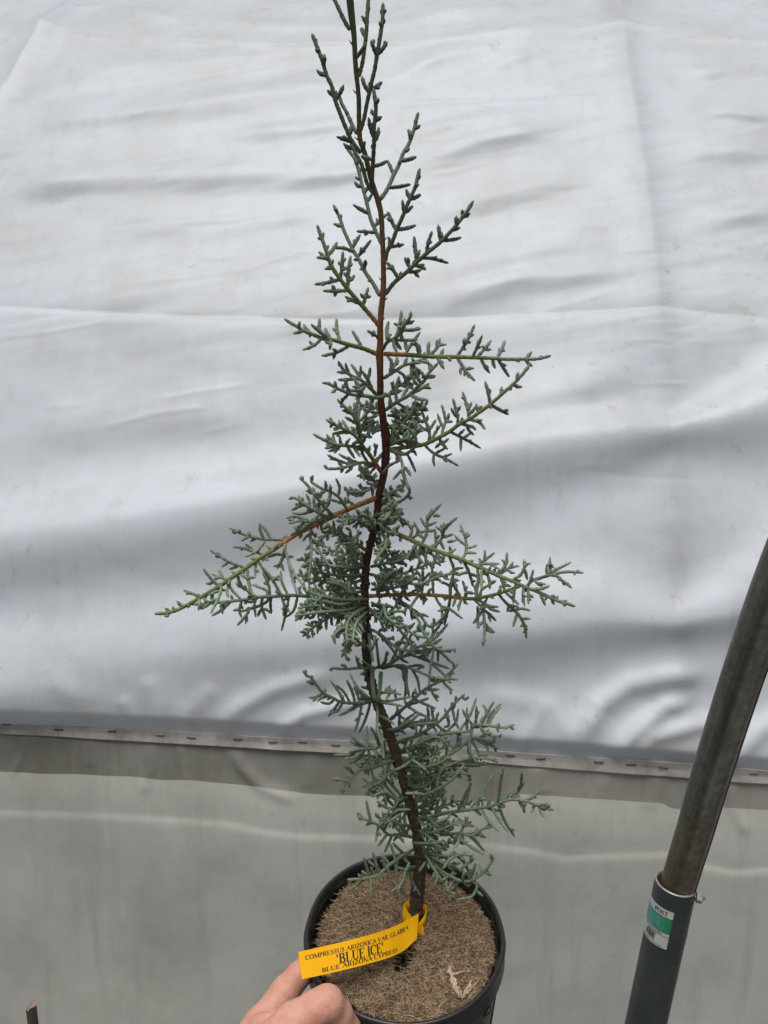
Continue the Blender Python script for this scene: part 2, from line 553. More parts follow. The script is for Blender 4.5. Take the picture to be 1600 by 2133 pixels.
def sheet(name, hlo, hhi, rows, disp, mat, off, tap_lo, tap_hi, thick=0.0):
    R = len(rows)
    U = np.repeat(ucol[None, :], R, 0)
    H = hlo[None, :] + (hhi - hlo)[None, :] * rows[:, None]
    p0 = base_pt(U, H)
    px, py, dd = proj(p0)
    D = disp(px, py)
    fl = np.clip((H - hlo[None, :]) / tap_lo, 0, 1) if tap_lo else 1.0
    fh = np.clip((hhi[None, :] - H) / tap_hi, 0, 1) if tap_hi else 1.0
    D = D * (fl * fl * (3 - 2 * fl) if tap_lo else 1) * (fh * fh * (3 - 2 * fh) if tap_hi else 1) + off
    v = base_pt(U, H, D).reshape(-1, 3)
    C = len(ucol)
    i = np.arange(R - 1)[:, None] * C + np.arange(C - 1)[None, :]
    f = np.stack([i, i + 1, i + C + 1, i + C], -1).reshape(-1, 4)
    return mesh_obj(name, v, f, mat, greenhouse)

hs_top = np.interp(ucol, tu, th_)
hs_bot = np.interp(ucol, bu, bh)
rows_up = np.unique(np.concatenate([np.linspace(0, 0.88, 440), np.linspace(0.88, 1.0, 24)]))
film = sheet('film_cover', hs_top - 0.012, np.full(len(ucol), 2.48), rows_up, upper_disp, M_FILM, 0.0, 0.022, 0.0)
rows_lo = np.concatenate([np.linspace(0, 0.35, 20, endpoint=False), np.linspace(0.35, 1, 190)])
skirt = sheet('skirt_film', np.full(len(ucol), 0.004), hs_bot + 0.012, rows_lo, lower_disp, M_SKIRT, -0.001, 0.0, 0.02)

# batten strip: a thin slab with its own front, edges and back
us = np.arange(-3.2, 3.2001, 0.012)
ht, hb = np.interp(us, tu, th_), np.interp(us, bu, bh)
wob = 0.0012 * vnoise(us * 9, us * 0, 21)
prof = [(0.0, 0.0005), (0.0, 0.0035), (0.06, 0.0042), (0.5, 0.0036), (0.94, 0.0045), (1.0, 0.0035), (1.0, 0.0005)]
v = []
for k, (t, o) in enumerate(prof):
    v.append(base_pt(us, hb + (ht - hb) * t + wob * (0.5 + t), np.full(len(us), o) + 0.0006 * vnoise(us * 30, us * 0 + t * 2, 22)))
v = np.stack(v, 1).reshape(-1, 3)
strip = mesh_obj('batten_strip', v, ring_faces(len(us), len(prof)), M_STRIP, greenhouse, smooth=False)

staples = [(18, 1507, 5), (125, 1518, -2), (236, 1521, 3), (336, 1530, 0), (401, 1535, -4), (497, 1538, 2), (570, 1544, 4), (632, 1544, -1), (700, 1550, -3), (1005, 1571, 2), (1063, 1571, -3), (1126, 1578, 3), (1246, 1585, -2), (1313, 1590, 2), (1380, 1597, -5), (1568, 1609, 0)]
def staple_mesh():
    b = Buf()
    w = 0.0062
    p = [(-w, 0, -0.003), (-w, 0, 0.0012), (-w * 0.9, 0, 0.0016), (0, 0, 0.0017), (w * 0.9, 0, 0.0016), (w, 0, 0.0012), (w, 0, -0.003)]
    tube(b, np.array(p), [0.00075] * len(p), 6)
    return b
sv = staple_mesh()
staple_src = None
for i, (x, y, rot) in enumerate(staples):
    u, h = film_hit(x, y)
    c = base_pt(np.array(u), np.array(h), np.array(0.0036))
    a = math.radians(rot)
    eu = EU * math.cos(a) + np.array([0, 0, 1.0]) * math.sin(a)
    ez = np.cross(EN, eu)
    vv = np.vstack(sv.v)
    P = c + vv[:, :1] * eu + vv[:, 1:2] * ez + vv[:, 2:3] * EN
    o = mesh_obj('staple', P, sv.f, M_RUST if i in (15, 3) else M_STAPLE, strip)
    if i == 15:
        o['label'] = 'rusty orange staple'

# hip board behind the skirt, just under the batten
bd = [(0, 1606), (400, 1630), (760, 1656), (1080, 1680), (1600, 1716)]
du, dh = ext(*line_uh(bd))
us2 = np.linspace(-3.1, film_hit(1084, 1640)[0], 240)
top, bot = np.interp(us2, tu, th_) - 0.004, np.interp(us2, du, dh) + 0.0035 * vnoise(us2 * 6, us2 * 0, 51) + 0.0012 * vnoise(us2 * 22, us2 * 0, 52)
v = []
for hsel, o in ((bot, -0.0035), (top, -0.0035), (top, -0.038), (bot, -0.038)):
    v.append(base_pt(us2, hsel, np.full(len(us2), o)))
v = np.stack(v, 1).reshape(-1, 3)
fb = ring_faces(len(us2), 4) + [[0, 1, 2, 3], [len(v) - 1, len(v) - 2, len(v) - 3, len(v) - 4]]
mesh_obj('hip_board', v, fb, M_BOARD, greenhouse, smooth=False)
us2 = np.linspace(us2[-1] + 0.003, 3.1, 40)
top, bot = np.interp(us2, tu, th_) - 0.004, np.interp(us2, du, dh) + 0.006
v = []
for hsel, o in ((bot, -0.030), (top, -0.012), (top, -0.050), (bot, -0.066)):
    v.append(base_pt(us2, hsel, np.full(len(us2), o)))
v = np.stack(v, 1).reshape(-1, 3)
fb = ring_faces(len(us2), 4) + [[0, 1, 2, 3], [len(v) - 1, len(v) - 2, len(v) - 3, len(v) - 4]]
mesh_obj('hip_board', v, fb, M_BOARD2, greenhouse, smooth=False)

# hoop ribs pressing on the film from inside
def rib_at(u0):
    b = Buf()
    h = np.linspace(0.80, 2.46, 120)
    p = base_pt(np.full(120, u0), h)
    qx, qy, _ = proj(p)
    D = upper_disp(qx, qy) * np.clip((h - 0.86) / 0.05, 0, 1)
    k_ = np.exp(-np.linspace(-2, 2, 9) ** 2)
    lowest = np.min([np.roll(np.pad(D, 3, mode='edge'), j)[3:-3] for j in (-2, -1, 0, 1, 2)], axis=0)
    sm = np.convolve(np.pad(lowest, 4, mode='edge'), k_ / k_.sum(), 'valid')
    p = base_pt(np.full(120, u0), h, np.minimum(D - 0.0003, sm) - 0.0226)
    tube(b, p, [0.021] * 120, 14)
    b.obj('hoop_rib', M_RIB, greenhouse, cols=False)
ur = np.mean([film_hit(x, y)[0] for x, y in RIB_R[2:8]])
for k in (-2, -1, 0, 1):
    rib_at(ur + 1.22 * k)

# ground under it all
g = mesh_obj('ground', [(-30, -30, 0), (30, -30, 0), (30, 30, 0), (-30, 30, 0)], [[0, 1, 2, 3]], M_GROUND, smooth=False)
g['kind'] = 'structure'
# pale floor added inside the greenhouse, bouncing light onto the skirt's back
fl = []
for u_, f_ in ((-3.2, 1.03), (3.2, 1.03), (3.2, 8.0), (-3.2, 8.0)):
    fl.append(u_ * EU - f_ * EN + np.array([0, 0, 0.006]))
fo = mesh_obj('added_bounce_floor', fl, [[0, 1, 2, 3]], M_FLOOR, smooth=False)
fo['kind'] = 'structure'
# ------------------------------------------------------------------ steel frame post in front of the film
def pipe_mat():
    m, nt, b, out = new_mat('weathered_galvanised_pipe')
    at = N(nt, 'ShaderNodeAttribute', attribute_name='tint')
    f = noise(nt, coords(nt), 130, 6, 0.7)
    c = mix(nt, at.outputs['Color'], ramp(nt, f, [(0.3, (0.6, 0.6, 0.6)), (0.7, (1.4, 1.4, 1.4))]), 1.0, 'MULTIPLY')
    r = noise(nt, coords(nt), 22, 6, 0.7)
    c = mix(nt, c, (0.14, 0.11, 0.065), ramp(nt, r, [(0.50, (0, 0, 0)), (0.75, (0.5, 0.5, 0.5))]))
    nt.links.new(c, b.inputs['Base Color'])
    b.inputs['Metallic'].default_value = 0.35
    b.inputs['Roughness'].default_value = 0.48
    bump(nt, r, b, 0.15, 0.001)
    return m
M_PIPE = pipe_mat()
M_SLEEVE = simple_mat('dark_galvanised_sleeve', (0.085, 0.100, 0.098), (0.05, 0.066, 0.064), 34, 0.46, 0.12, 0.001, metal=0.45)
M_RIM = simple_mat('cut_steel_edge', (0.55, 0.50, 0.47), (0.30, 0.25, 0.22), 200, 0.4, metal=0.6)
M_BOLT = simple_mat('zinc_bolt', (0.75, 0.77, 0.80), (0.45, 0.47, 0.5), 200, 0.25, metal=0.9)

s_top, s_b = W(1408, 1838, 0.80), W(1345, 2133, 0.840)
s_dir = (s_top - s_b) / np.linalg.norm(s_top - s_b)
s_len = (s_top[2] + 0.05) / s_dir[2]
s_bot = s_top - s_dir * s_len
post = empty('frame_post', (s_bot[0], s_bot[1], 0))
tag(post, 'dark steel frame post with a thinner leaning pipe slotted into its top', 'post')
RS = 0.0207
def frame_of(d):
    t = d / np.linalg.norm(d)
    a = np.cross(t, [0.0, 1.0, 0.0])      # to the left/right
    a /= np.linalg.norm(a)
    return t, a, np.cross(t, a)
sT, sA, sB = frame_of(s_dir)
# make sB face the viewer
if sB[1] > 0:
    sA, sB = -sA, -sB
def cyl(q, ang, r):
    """point on the sleeve: q metres below its top, ang from the face towards the viewer (+ = right)"""
    rt = np.array([1.0, 0, 0]) - sT * sT[0]
    rt /= np.linalg.norm(rt)
    fr = np.cross(rt, sT)
    if fr[1] > 0:
        fr = -fr
    return s_top - sT * q + r * (math.sin(ang) * rt + math.cos(ang) * fr)
K = 48
def lathe_on(profile, name, mat, parent, closed=False):
    v = [cyl(q, 2 * math.pi * k / K, r) for q, r in profile for k in range(K)]
    return mesh_obj(name, v, ring_faces(len(profile), K, closed), mat, parent)
lathe_on([(0.0012, RS), (0.3, RS + 0.0001), (s_len, RS)], 'sleeve', M_SLEEVE, post)
lathe_on([(0.0012, RS + 0.0001), (0.0, RS - 0.0003), (0.0, RS - 0.0018), (0.004, RS - 0.0022), (0.25, RS - 0.0022)], 'sleeve_rim', M_RIM, post)
pipe_pts = [W(1396, 1935, 0.816), W(1412, 1848, 0.802), W(1449, 1725, 0.765), W(1488, 1592, 0.722), W(1556, 1380, 0.672), W(1640, 1150, 0.625), W(1790, 800, 0.57), W(2050, 300, 0.52), W(2500, -300, 0.48)]
b = Buf()
pp = catmull(pipe_pts, 0.01)
tube(b, pp, [0.0173] * len(pp), 64)
# streaks of random tone and weathering run lengthwise, so the colour follows the pipe's own surface
ai = np.arange(64)
sr = np.random.default_rng(31)
streak = np.interp(np.arange(64) / 64 * 22, np.arange(23), np.append(sr.uniform(0.45, 1.35, 22), 0.9)) * sr.uniform(0.8, 1.2, 64)
rows_ = np.repeat(np.array([0.175, 0.175, 0.155])[None, None], len(pp), 0) * streak[None, :, None]
along = 1 + 0.18 * vnoise(np.arange(len(pp))[:, None] / 7.0 + 0 * ai[None], ai[None] / 9.0 + 0 * np.arange(len(pp))[:, None], 33)
lowb = np.clip(1 - np.arange(len(pp)) / 26.0, 0, 1)[:, None, None]
rows_ = rows_ * along[..., None]
rows_ = rows_ * (1 - 0.55 * lowb) + np.array([0.19, 0.145, 0.075]) * 0.55 * lowb
b.c = [np.vstack([rows_.reshape(-1, 3), rows_[0, :1], rows_[-1, :1]])]
pipe = b.obj('bow_pipe', M_PIPE, post)
# weld seam along the pipe
tt, ta, tb = frames(pp)
b = Buf()
sm = []
for i in range(len(pp)):
    rt = np.array([1.0, 0, 0]) - tt[i] * tt[i][0]
    rt /= np.linalg.norm(rt)
    fr = np.cross(rt, tt[i])
    fr = -fr if fr[1] > 0 else fr
    a_ = math.radians(42)
    sm.append(pp[i] + 0.0170 * (math.sin(a_) * rt + math.cos(a_) * fr))
tube(b, np.array(sm), [0.0011] * len(sm), 8)
b.c = [np.full((b.n, 3), 0.05)]
b.obj('weld_seam', M_PIPE, pipe)
# set bolt with hex head
b = Buf()
bq, ba = 0.010, math.radians(74)
d0 = cyl(bq, ba, 1.0) - cyl(bq, ba, 0.0)
for r0, r1, rad, sides in ((RS - 0.002, RS + 0.0035, 0.003, 12), (RS + 0.0010, RS + 0.0062, 0.0060, 6), (RS + 0.0062, RS + 0.0072, 0.0048, 6)):
    tube(b, np.array([cyl(bq, ba, r0), cyl(bq, ba, (r0 + r1) / 2), cyl(bq, ba, r1)]), [rad] * 3, sides)
b.obj('bolt', M_BOLT, post, smooth=False, cols=False)

# ------------------------------------------------------------------ lettering
def glyphs():
    """stroke letters: list of (points, width); T = stem, t = hairline"""
    T, t = 0.17, 0.055
    G = {}
    def sf(x, y, w=0.13):
        return ([(x - w, y), (x + w, y)], t)
    def arc(cx, cy, rx, ry, a0, a1, n=14):
        return [(cx + rx * math.cos(math.radians(a0 + (a1 - a0) * i / n)), cy + ry * math.sin(math.radians(a0 + (a1 - a0) * i / n))) for i in range(n + 1)]
    e = 0.03
    G['A'] = (0.86, [([(0.12, e), (0.42, 0.98)], t * 1.3), ([(0.74, e), (0.42, 0.98)], T), ([(0.22, 0.36), (0.60, 0.36)], t), sf(0.12, e), sf(0.74, e)])
    G['B'] = (0.74, [([(0.18, 0), (0.18, 1)], T), ([(0.02, 1 - e), (0.40, 1 - e)], t), ([(0.02, e), (0.42, e)], t), ([(0.18, 0.53), (0.40, 0.53)], t), (arc(0.38, 0.76, 0.19, 0.21, 88, -88), T * 0.8), (arc(0.40, 0.28, 0.23, 0.25, 88, -88), T * 0.9)])
    G['C'] = (0.80, [(arc(0.44, 0.5, 0.35, 0.47, 125, 235), T), (arc(0.44, 0.5, 0.36, 0.47, 125, 40, 8), t * 1.4), (arc(0.44, 0.5, 0.36, 0.47, 235, 318, 8), t * 1.4), ([(0.73, 0.98), (0.73, 0.68)], t)])
    G['E'] = (0.72, [([(0.18, 0), (0.18, 1)], T), ([(0.02, 1 - e), (0.64, 1 - e)], t), ([(0.02, e), (0.67, e)], t), ([(0.18, 0.52), (0.48, 0.52)], t), ([(0.63, 1), (0.63, 0.78)], t), ([(0.66, 0), (0.66, 0.25)], t), ([(0.48, 0.4), (0.48, 0.64)], t)])
    G['G'] = (0.86, G['C'][1] + [([(0.72, 0.42), (0.72, 0.07)], T * 0.9), sf(0.71, 0.44, 0.14)])
    G['I'] = (0.40, [([(0.2, 0), (0.2, 1)], T), sf(0.2, e, 0.17), sf(0.2, 1 - e, 0.17)])
    G['L'] = (0.70, [([(0.18, 0), (0.18, 1)], T), sf(0.18, 1 - e, 0.16), ([(0.02, e), (0.66, e)], t), ([(0.65, 0), (0.65, 0.27)], t)])
    G['M'] = (1.02, [([(0.16, 0), (0.16, 1)], t), ([(0.17, 1), (0.50, 0.06)], T), ([(0.50, 0.06), (0.84, 1)], t), ([(0.85, 0), (0.85, 1)], T), sf(0.14, e), sf(0.86, e, 0.15), sf(0.1, 1 - e, 0.09), sf(0.9, 1 - e, 0.09)])
    G['N'] = (0.86, [([(0.16, 0), (0.16, 1)], t), ([(0.16, 1), (0.72, 0.02)], T), ([(0.72, 0), (0.72, 1)], t), sf(0.15, e), sf(0.72, 1 - e), sf(0.1, 1 - e, 0.09)])
    G['O'] = (0.84, [(arc(0.42, 0.5, 0.34, 0.47, 120, 240), T), (arc(0.42, 0.5, 0.34, 0.47, -60, 60), T), (arc(0.42, 0.5, 0.34, 0.47, 55, 125, 8), t * 1.3), (arc(0.42, 0.5, 0.34, 0.47, 235, 305, 8), t * 1.3)])
    G['P'] = (0.68, [([(0.18, 0), (0.18, 1)], T), ([(0.02, 1 - e), (0.38, 1 - e)], t), ([(0.18, 0.47), (0.38, 0.47)], t), (arc(0.37, 0.735, 0.21, 0.245, 88, -88), T * 0.85), sf(0.18, e, 0.16)])
    G['R'] = (0.80, G['P'][1] + [([(0.36, 0.48), (0.66, 0.03)], T * 0.9), sf(0.70, e, 0.09)])
    G['S'] = (0.62, [(arc(0.31, 0.745, 0.20, 0.22, 30, 200, 10), t * 1.6), ([(0.13, 0.70), (0.47, 0.36)], T), (arc(0.31, 0.255, 0.21, 0.23, 25, -155, 10), t * 1.6), ([(0.50, 0.97), (0.50, 0.73)], t), ([(0.10, 0.27), (0.10, 0.02)], t)])
    G['U'] = (0.84, [([(0.19, 1), (0.19, 0.32)], T), ([(0.68, 1), (0.68, 0.32)], t), (arc(0.435, 0.32, 0.245, 0.29, 180, 360), t * 1.9), sf(0.19, 1 - e, 0.16), sf(0.68, 1 - e)])
    G['V'] = (0.84, [([(0.13, 1), (0.43, 0.02)], T), ([(0.72, 1), (0.43, 0.02)], t * 1.2), sf(0.14, 1 - e), sf(0.72, 1 - e, 0.11)])
    G['Y'] = (0.82, [([(0.13, 1), (0.42, 0.46)], T), ([(0.70, 1), (0.42, 0.46)], t * 1.2), ([(0.42, 0), (0.42, 0.5)], T), sf(0.13, 1 - e), sf(0.70, 1 - e, 0.11), sf(0.42, e, 0.16)])
    G['Z'] = (0.72, [([(0.08, 1 - e), (0.62, 1 - e)], t), ([(0.08, e), (0.64, e)], t), ([(0.60, 1 - e), (0.10, e)], T), ([(0.09, 1), (0.07, 0.77)], t), ([(0.63, 0), (0.66, 0.24)], t)])
    G['T'] = (0.72, [([(0.36, 0), (0.36, 1)], T), ([(0.05, 1 - e), (0.67, 1 - e)], t * 2)])
    G['.'] = (0.26, [([(0.05, 0.06), (0.18, 0.06)], 0.13)])
    G["'"] = (0.28, [([(0.13, 1.0), (0.13, 0.68)], 0.12)])
    G[' '] = (0.34, [])
    return G
GL = glyphs()

def text_quads(s, bold=1.0):
    x, q = 0.0, []
    for ch in s:
        w, strokes = GL[ch]
        for pts, wd in strokes:
            wd *= bold
            for (x0, y0), (x1, y1) in zip(pts[:-1], pts[1:]):
                l = math.hypot(x1 - x0, y1 - y0) + 1e-9
                nx, ny = -(y1 - y0) / l * wd / 2, (x1 - x0) / l * wd / 2
                ex, ey = (x1 - x0) / l * wd * 0.06, (y1 - y0) / l * wd * 0.06
                q.append([(x + x0 - ex + nx, y0 - ey + ny), (x + x0 - ex - nx, y0 - ey - ny), (x + x1 + ex - nx, y1 + ey - ny), (x + x1 + ex + nx, y1 + ey + ny)])
        x += w
    return q, x

def text_mesh(name, s, fn, s0, s1, t0, t1, mat, parent, bold=1.0):
    """letters laid on a surface fn(s, t) from s0..s1 along and t0..t1 up"""
    q, w = text_quads(s, bold)
    v, f = [], []
    for i, quad in enumerate(q):
        for (x, y) in quad:
            # overlapping strokes of one letter get a hair of separate height
            v.append(fn(s0 + (s1 - s0) * x / w, t0 + (t1 - t0) * y, (i % 7) * 0.000008))
        f.append([4 * i, 4 * i + 1, 4 * i + 2, 4 * i + 3])
    return mesh_obj(name, v, f, mat, parent, smooth=False)

M_INK = simple_mat('black_ink', (0.012, 0.010, 0.008), (0.018, 0.015, 0.012), 100, 0.6)
M_WHITE_LABEL = simple_mat('white_label_paper', (0.62, 0.63, 0.62), (0.52, 0.53, 0.52), 90, 0.5)
def grad_mat():
    m, nt, b, out = new_mat('teal_green_print')
    at = N(nt, 'ShaderNodeAttribute', attribute_name='tint')
    f = noise(nt, coords(nt), 160, 4)
    nt.links.new(mix(nt, at.outputs['Color'], (0.55, 0.75, 0.75), ramp(nt, f, [(0.55, (0, 0, 0)), (0.8, (0.3, 0.3, 0.3))])), b.inputs['Base Color'])
    b.inputs['Roughness'].default_value = 0.45
    return m
M_TEAL = grad_mat()
# paper label on the sleeve: s runs round (left to right), t from bottom to top
L0, L1, A0, A1 = 0.0205, 0.0650, math.radians(-118), math.radians(-15)
def lab(o):
    return lambda s, t, e=0.0: cyl(L1 + (L0 - L1) * t, A0 + (A1 - A0) * s, RS + o + e)
def patch(name, s0, s1, t0, t1, o, mat, parent, n=18, cols=None):
    fn = lab(o)
    v, f, c = [], [], []
    for i in range(n + 1):
        s = s0 + (s1 - s0) * i / n
        v += [fn(s, t0), fn(s, t1)]
        if cols is not None:
            k = np.array(cols[0]) * (1 - i / n) + np.array(cols[1]) * (i / n)
            c += [k, k]
        if i:
            f.append([2 * i - 2, 2 * i, 2 * i + 1, 2 * i - 1])
    return mesh_obj(name, v, f, mat, parent, cols=np.array(c) if cols is not None else None)
label = patch('paper_label', 0, 1, 0, 1, 0.00035, M_WHITE_LABEL, post)
patch('colour_band', 0, 1.0, 0.42, 0.80, 0.0005, M_TEAL, label, cols=((0.10, 0.36, 0.42), (0.02, 0.26, 0.09)))
for t0, t1, s0 in ((0.795, 0.807, 0.0), (0.413, 0.425, 0.0), (0.313, 0.322, 0.0)):
    patch('printed_rule', s0, 1.0, t0, t1, 0.0006, M_INK, label)
for t0, t1, s0, s1 in ((0.355, 0.378, 0.25, 0.82), (0.265, 0.295, 0.36, 0.66), (0.035, 0.052, 0.2, 0.85), (0.09, 0.10, 0.3, 0.62)):
    # rows of print too small to read: broken dashes
    x = s0
    while x < s1:
        w = rng.uniform(0.018, 0.05)
        patch('fine_print', x, min(x + w, s1), t0, t1, 0.0006, M_INK, label, n=2)
        x += w + rng.uniform(0.008, 0.02)
text_mesh('lettering', 'POST', lab(0.0006), 0.47, 0.86, 0.85, 0.95, M_INK, label, 1.15)
x = 0.30
for i in range(15):
    w = rng.choice([0.008, 0.013, 0.02])
    patch('barcode_bar', x, x + w, 0.11 if i in (0, 7, 14) else 0.13, 0.255, 0.0006, M_INK, label, n=1)
    x += w + rng.choice([0.007, 0.012])

# ------------------------------------------------------------------ wooden stake at the edge
sk_top = W(64.5, 2093, 0.90)
stake = empty('wooden_stake', (sk_top[0] + 0.004, sk_top[1] + 0.01, 0))
tag(stake, 'short weathered wooden stake end with a pale broken top', 'stake')
M_STAKE = simple_mat('weathered_stake_wood', (0.10, 0.095, 0.06), (0.025, 0.024, 0.016), 1.0, 0.85, 0.5, 0.002, stretch=(400, 400, 30))
M_STAKE_END = simple_mat('broken_wood_end', (0.34, 0.24, 0.19), (0.16, 0.10, 0.08), 500, 0.85, 0.5, 0.002)
kk = 14
ang = np.linspace(0, 2 * math.pi, kk, endpoint=False)
rad = 0.0056 * (1 + 0.10 * np.cos(2 * ang + 0.4) + 0.05 * np.cos(5 * ang))
lev = np.concatenate([np.linspace(-0.03, sk_top[2] - 0.02, 14), [sk_top[2] - 0.006]])
v = []
for z in lev:
    f_ = (sk_top[2] - z)
    v += [(sk_top[0] + 0.006 * f_ + r * math.cos(a), sk_top[1] + 0.014 * f_ + r * math.sin(a), z) for a, r in zip(ang, rad)]
edge = []
for a, r in zip(ang, rad):
    # the break: a higher tongue to the right, a lower shelf to the left
    hgt = 0.0 if math.cos(a - 0.2) > -0.25 else -0.0042
    edge.append((sk_top[0] + r * math.cos(a), sk_top[1] + r * math.sin(a), sk_top[2] + hgt + 0.0006 * math.sin(5 * a)))
v += edge
mesh_obj('shaft', v, ring_faces(len(lev) + 1, kk), M_STAKE, stake, smooth=False)
cap = edge + [(sk_top[0] + 0.001, sk_top[1], sk_top[2] + 0.0008)]
mesh_obj('broken_end', cap, [[i, (i + 1) % kk, kk] for i in range(kk)], M_STAKE_END, stake, smooth=False)
# ------------------------------------------------------------------ nursery pot, held tipped towards the viewer
CUP, CBK = np.array([0, SP, CP]), np.array([0, -CP, SP])
PHI = math.radians(20)
PA = CUP * math.cos(PHI) + CBK * math.sin(PHI)           # pot axis
PX = np.array([1.0, 0, 0])
PV = -CUP * math.sin(PHI) + CBK * math.cos(PHI)          # in the rim plane, to the viewer
PC = W(842, 1935, 0.640)                                 # centre of the rim
RR = 0.0826
def pot_pt(r, a, z):
    return PC + PX * (r * math.cos(a)) + PV * (r * math.sin(a)) + PA * z

def pot_mat():
    m, nt, b, out = new_mat('black_pot_plastic')
    f = noise(nt, coords(nt), 60, 6, 0.65)
    d = noise(nt, coords(nt, (1, 1, 0.5)), 150, 5, 0.7)
    c = mix(nt, (0.010, 0.011, 0.012), (0.022, 0.023, 0.024), f)
    c = mix(nt, c, (0.16, 0.14, 0.11), ramp(nt, d, [(0.66, (0, 0, 0)), (0.80, (0.4, 0.4, 0.4))]))
    nt.links.new(c, b.inputs['Base Color'])
    b.inputs['Roughness'].default_value = 0.36
    bump(nt, f, b, 0.25, 0.002)
    return m
M_POT = pot_mat()
pot = empty('nursery_pot', pot_pt(0, 0, -0.165))
tag(pot, 'round black plastic nursery pot filled with coir and held at its rim', 'pot')
KP = 144
def pot_lathe(name, prof, parent, wob=0.0, seed=0):
    r_ = np.random.default_rng(seed)
    ph = r_.uniform(0, 6.28, (len(prof), 6))
    v = []
    for i, (r, z) in enumerate(prof):
        for k in range(KP):
            a = 2 * math.pi * k / KP
            w = sum(math.sin(a * n + ph[0][j]) / (1 + j * 0.5) for j, n in enumerate((2, 3, 5, 7, 11, 13)))
            w2 = sum(math.sin(a * n + ph[i][j]) for j, n in enumerate((4, 9, 14, 19, 23, 29)))
            v.append(pot_pt(r + 0.0003 * w + wob * w2, a, z + 0.0003 * w + wob * 0.8 * w2))
    return mesh_obj(name, v, ring_faces(len(prof), KP), M_POT, parent)
body = pot_lathe('body', [(0.0800, -0.021), (0.0788, -0.026), (0.0782, -0.045), (0.0735, -0.10), (0.0690, -0.158), (0.0670, -0.1645), (0.060, -0.165), (0.0001, -0.163)], pot)
rim = pot_lathe('rim', [(0.0802, -0.0235), (0.0832, -0.0235), (0.0836, -0.021), (0.0826, -0.0085), (0.0834, -0.0065), (0.0836, -0.003), (0.0830, -0.0006), (0.0815, 0.0004), (0.0800, -0.0004), (0.0792, -0.0035), (0.0788, -0.006)], pot)
inner = pot_lathe('inner_wall', [(0.0789, -0.005), (0.0781, -0.0075), (0.0772, -0.010), (0.0768, -0.013), (0.0760, -0.017), (0.0752, -0.024), (0.0742, -0.05), (0.0640, -0.155), (0.0001, -0.158)], pot, 0.00022, 5)
# vertical drain ribs moulded low on the wall
for k in range(10):
    a = 2 * math.pi * (k + 0.35) / 10
    b = Buf()
    tube(b, np.array([pot_pt(0.0791 - 0.00008 * 0, a, -0.030), pot_pt(0.0737, a, -0.10), pot_pt(0.0692, a, -0.155)]), [0.0016, 0.0022, 0.0024], 8)
    b.obj('drain_rib', M_POT, pot, cols=False)
# a split tear under the rim, lower right
b = Buf()
tube(b, np.array([pot_pt(0.0835, 0.66, -0.0225), pot_pt(0.0836, 0.70, -0.0245), pot_pt(0.0828, 0.75, -0.0262)]), [0.0012, 0.0016, 0.0006], 6)
b.obj('rim_tear', M_POT, rim, cols=False)

# ------------------------------------------------------------------ coir weed mat
ZC = -0.0115
RC = 0.0728
def coir_mat():
    m, nt, b, out = new_mat('coir_base')
    f = noise(nt, coords(nt), 260, 7, 0.7)
    g_ = noise(nt, coords(nt), 30, 4, 0.6)
    c = ramp(nt, f, [(0.3, (0.035, 0.023, 0.013)), (0.6, (0.14, 0.094, 0.055)), (0.8, (0.28, 0.195, 0.12))])
    nt.links.new(mix(nt, c, (0.05, 0.033, 0.02), ramp(nt, g_, [(0.4, (0, 0, 0)), (0.8, (0.6, 0.6, 0.6))])), b.inputs['Base Color'])
    b.inputs['Roughness'].default_value = 0.95
    bump(nt, f, b, 1.0, 0.003)
    return m
M_COIR = coir_mat()
M_FIB = tint_mat('coir_fibre', 200, 0.75, 1.2, 0.8, 0.1, 0.0002)
coir = empty('coir_disc', pot_pt(0, 0, ZC - 0.012))
tag(coir, 'brown coconut fibre weed disc with a dark slit, covering the pot soil', 'coir disc')
def pix_on_coir(px, py, z=ZC):
    o = np.array([0, 0, CAMZ])
    r = W(px, py, 1.0) - o
    t = ((PC + PA * z - o) @ PA) / (r @ PA)
    return o + r * t
def coir_ra(p):
    q = p - PC
    return math.hypot(q @ PX, q @ PV), math.atan2(q @ PV, q @ PX)
# the dark slit below the label and the trunk's place
slit_c = pix_on_coir(842, 1992)
trunk_c = pix_on_coir(866, 1930)
sl_dir = (trunk_c - slit_c) / np.linalg.norm(trunk_c - slit_c)
sl_side = np.cross(PA, sl_dir)
def in_slit(p, grow=0.0):
    q = p - slit_c
    a, c = q @ sl_dir, q @ sl_side
    return (a / (0.016 + grow)) ** 2 + (c / (0.0075 + grow)) ** 2
NR, NA = 46, 180
v, f = [], []
def coir_h(x, y):
    return 0.0011 * math.sin(70 * x + 1.3) * math.cos(55 * y) + 0.0008 * math.sin(150 * x + 90 * y) + 0.0014 * math.sin(33 * x - 48 * y)
for i in range(NR + 1):
    r = RC * (i / NR) ** 0.8
    for k in range(NA):
        a = 2 * math.pi * k / NA
        p = pot_pt(r, a, ZC) + PX * 0.0021
        dz = coir_h(r * math.cos(a), r * math.sin(a)) + nrng.normal() * 0.00035
        s = in_slit(p)
        if s < 1.4:
            dz -= 0.034 * (1 - min(1, s / 1.4)) ** 0.5
        dz -= 0.004 * max(0, (r - 0.068) / 0.0072) ** 2
        v.append(p + PA * dz)
mesh_obj('mat_base', v, ring_faces(NR + 1, NA), M_COIR, coir)
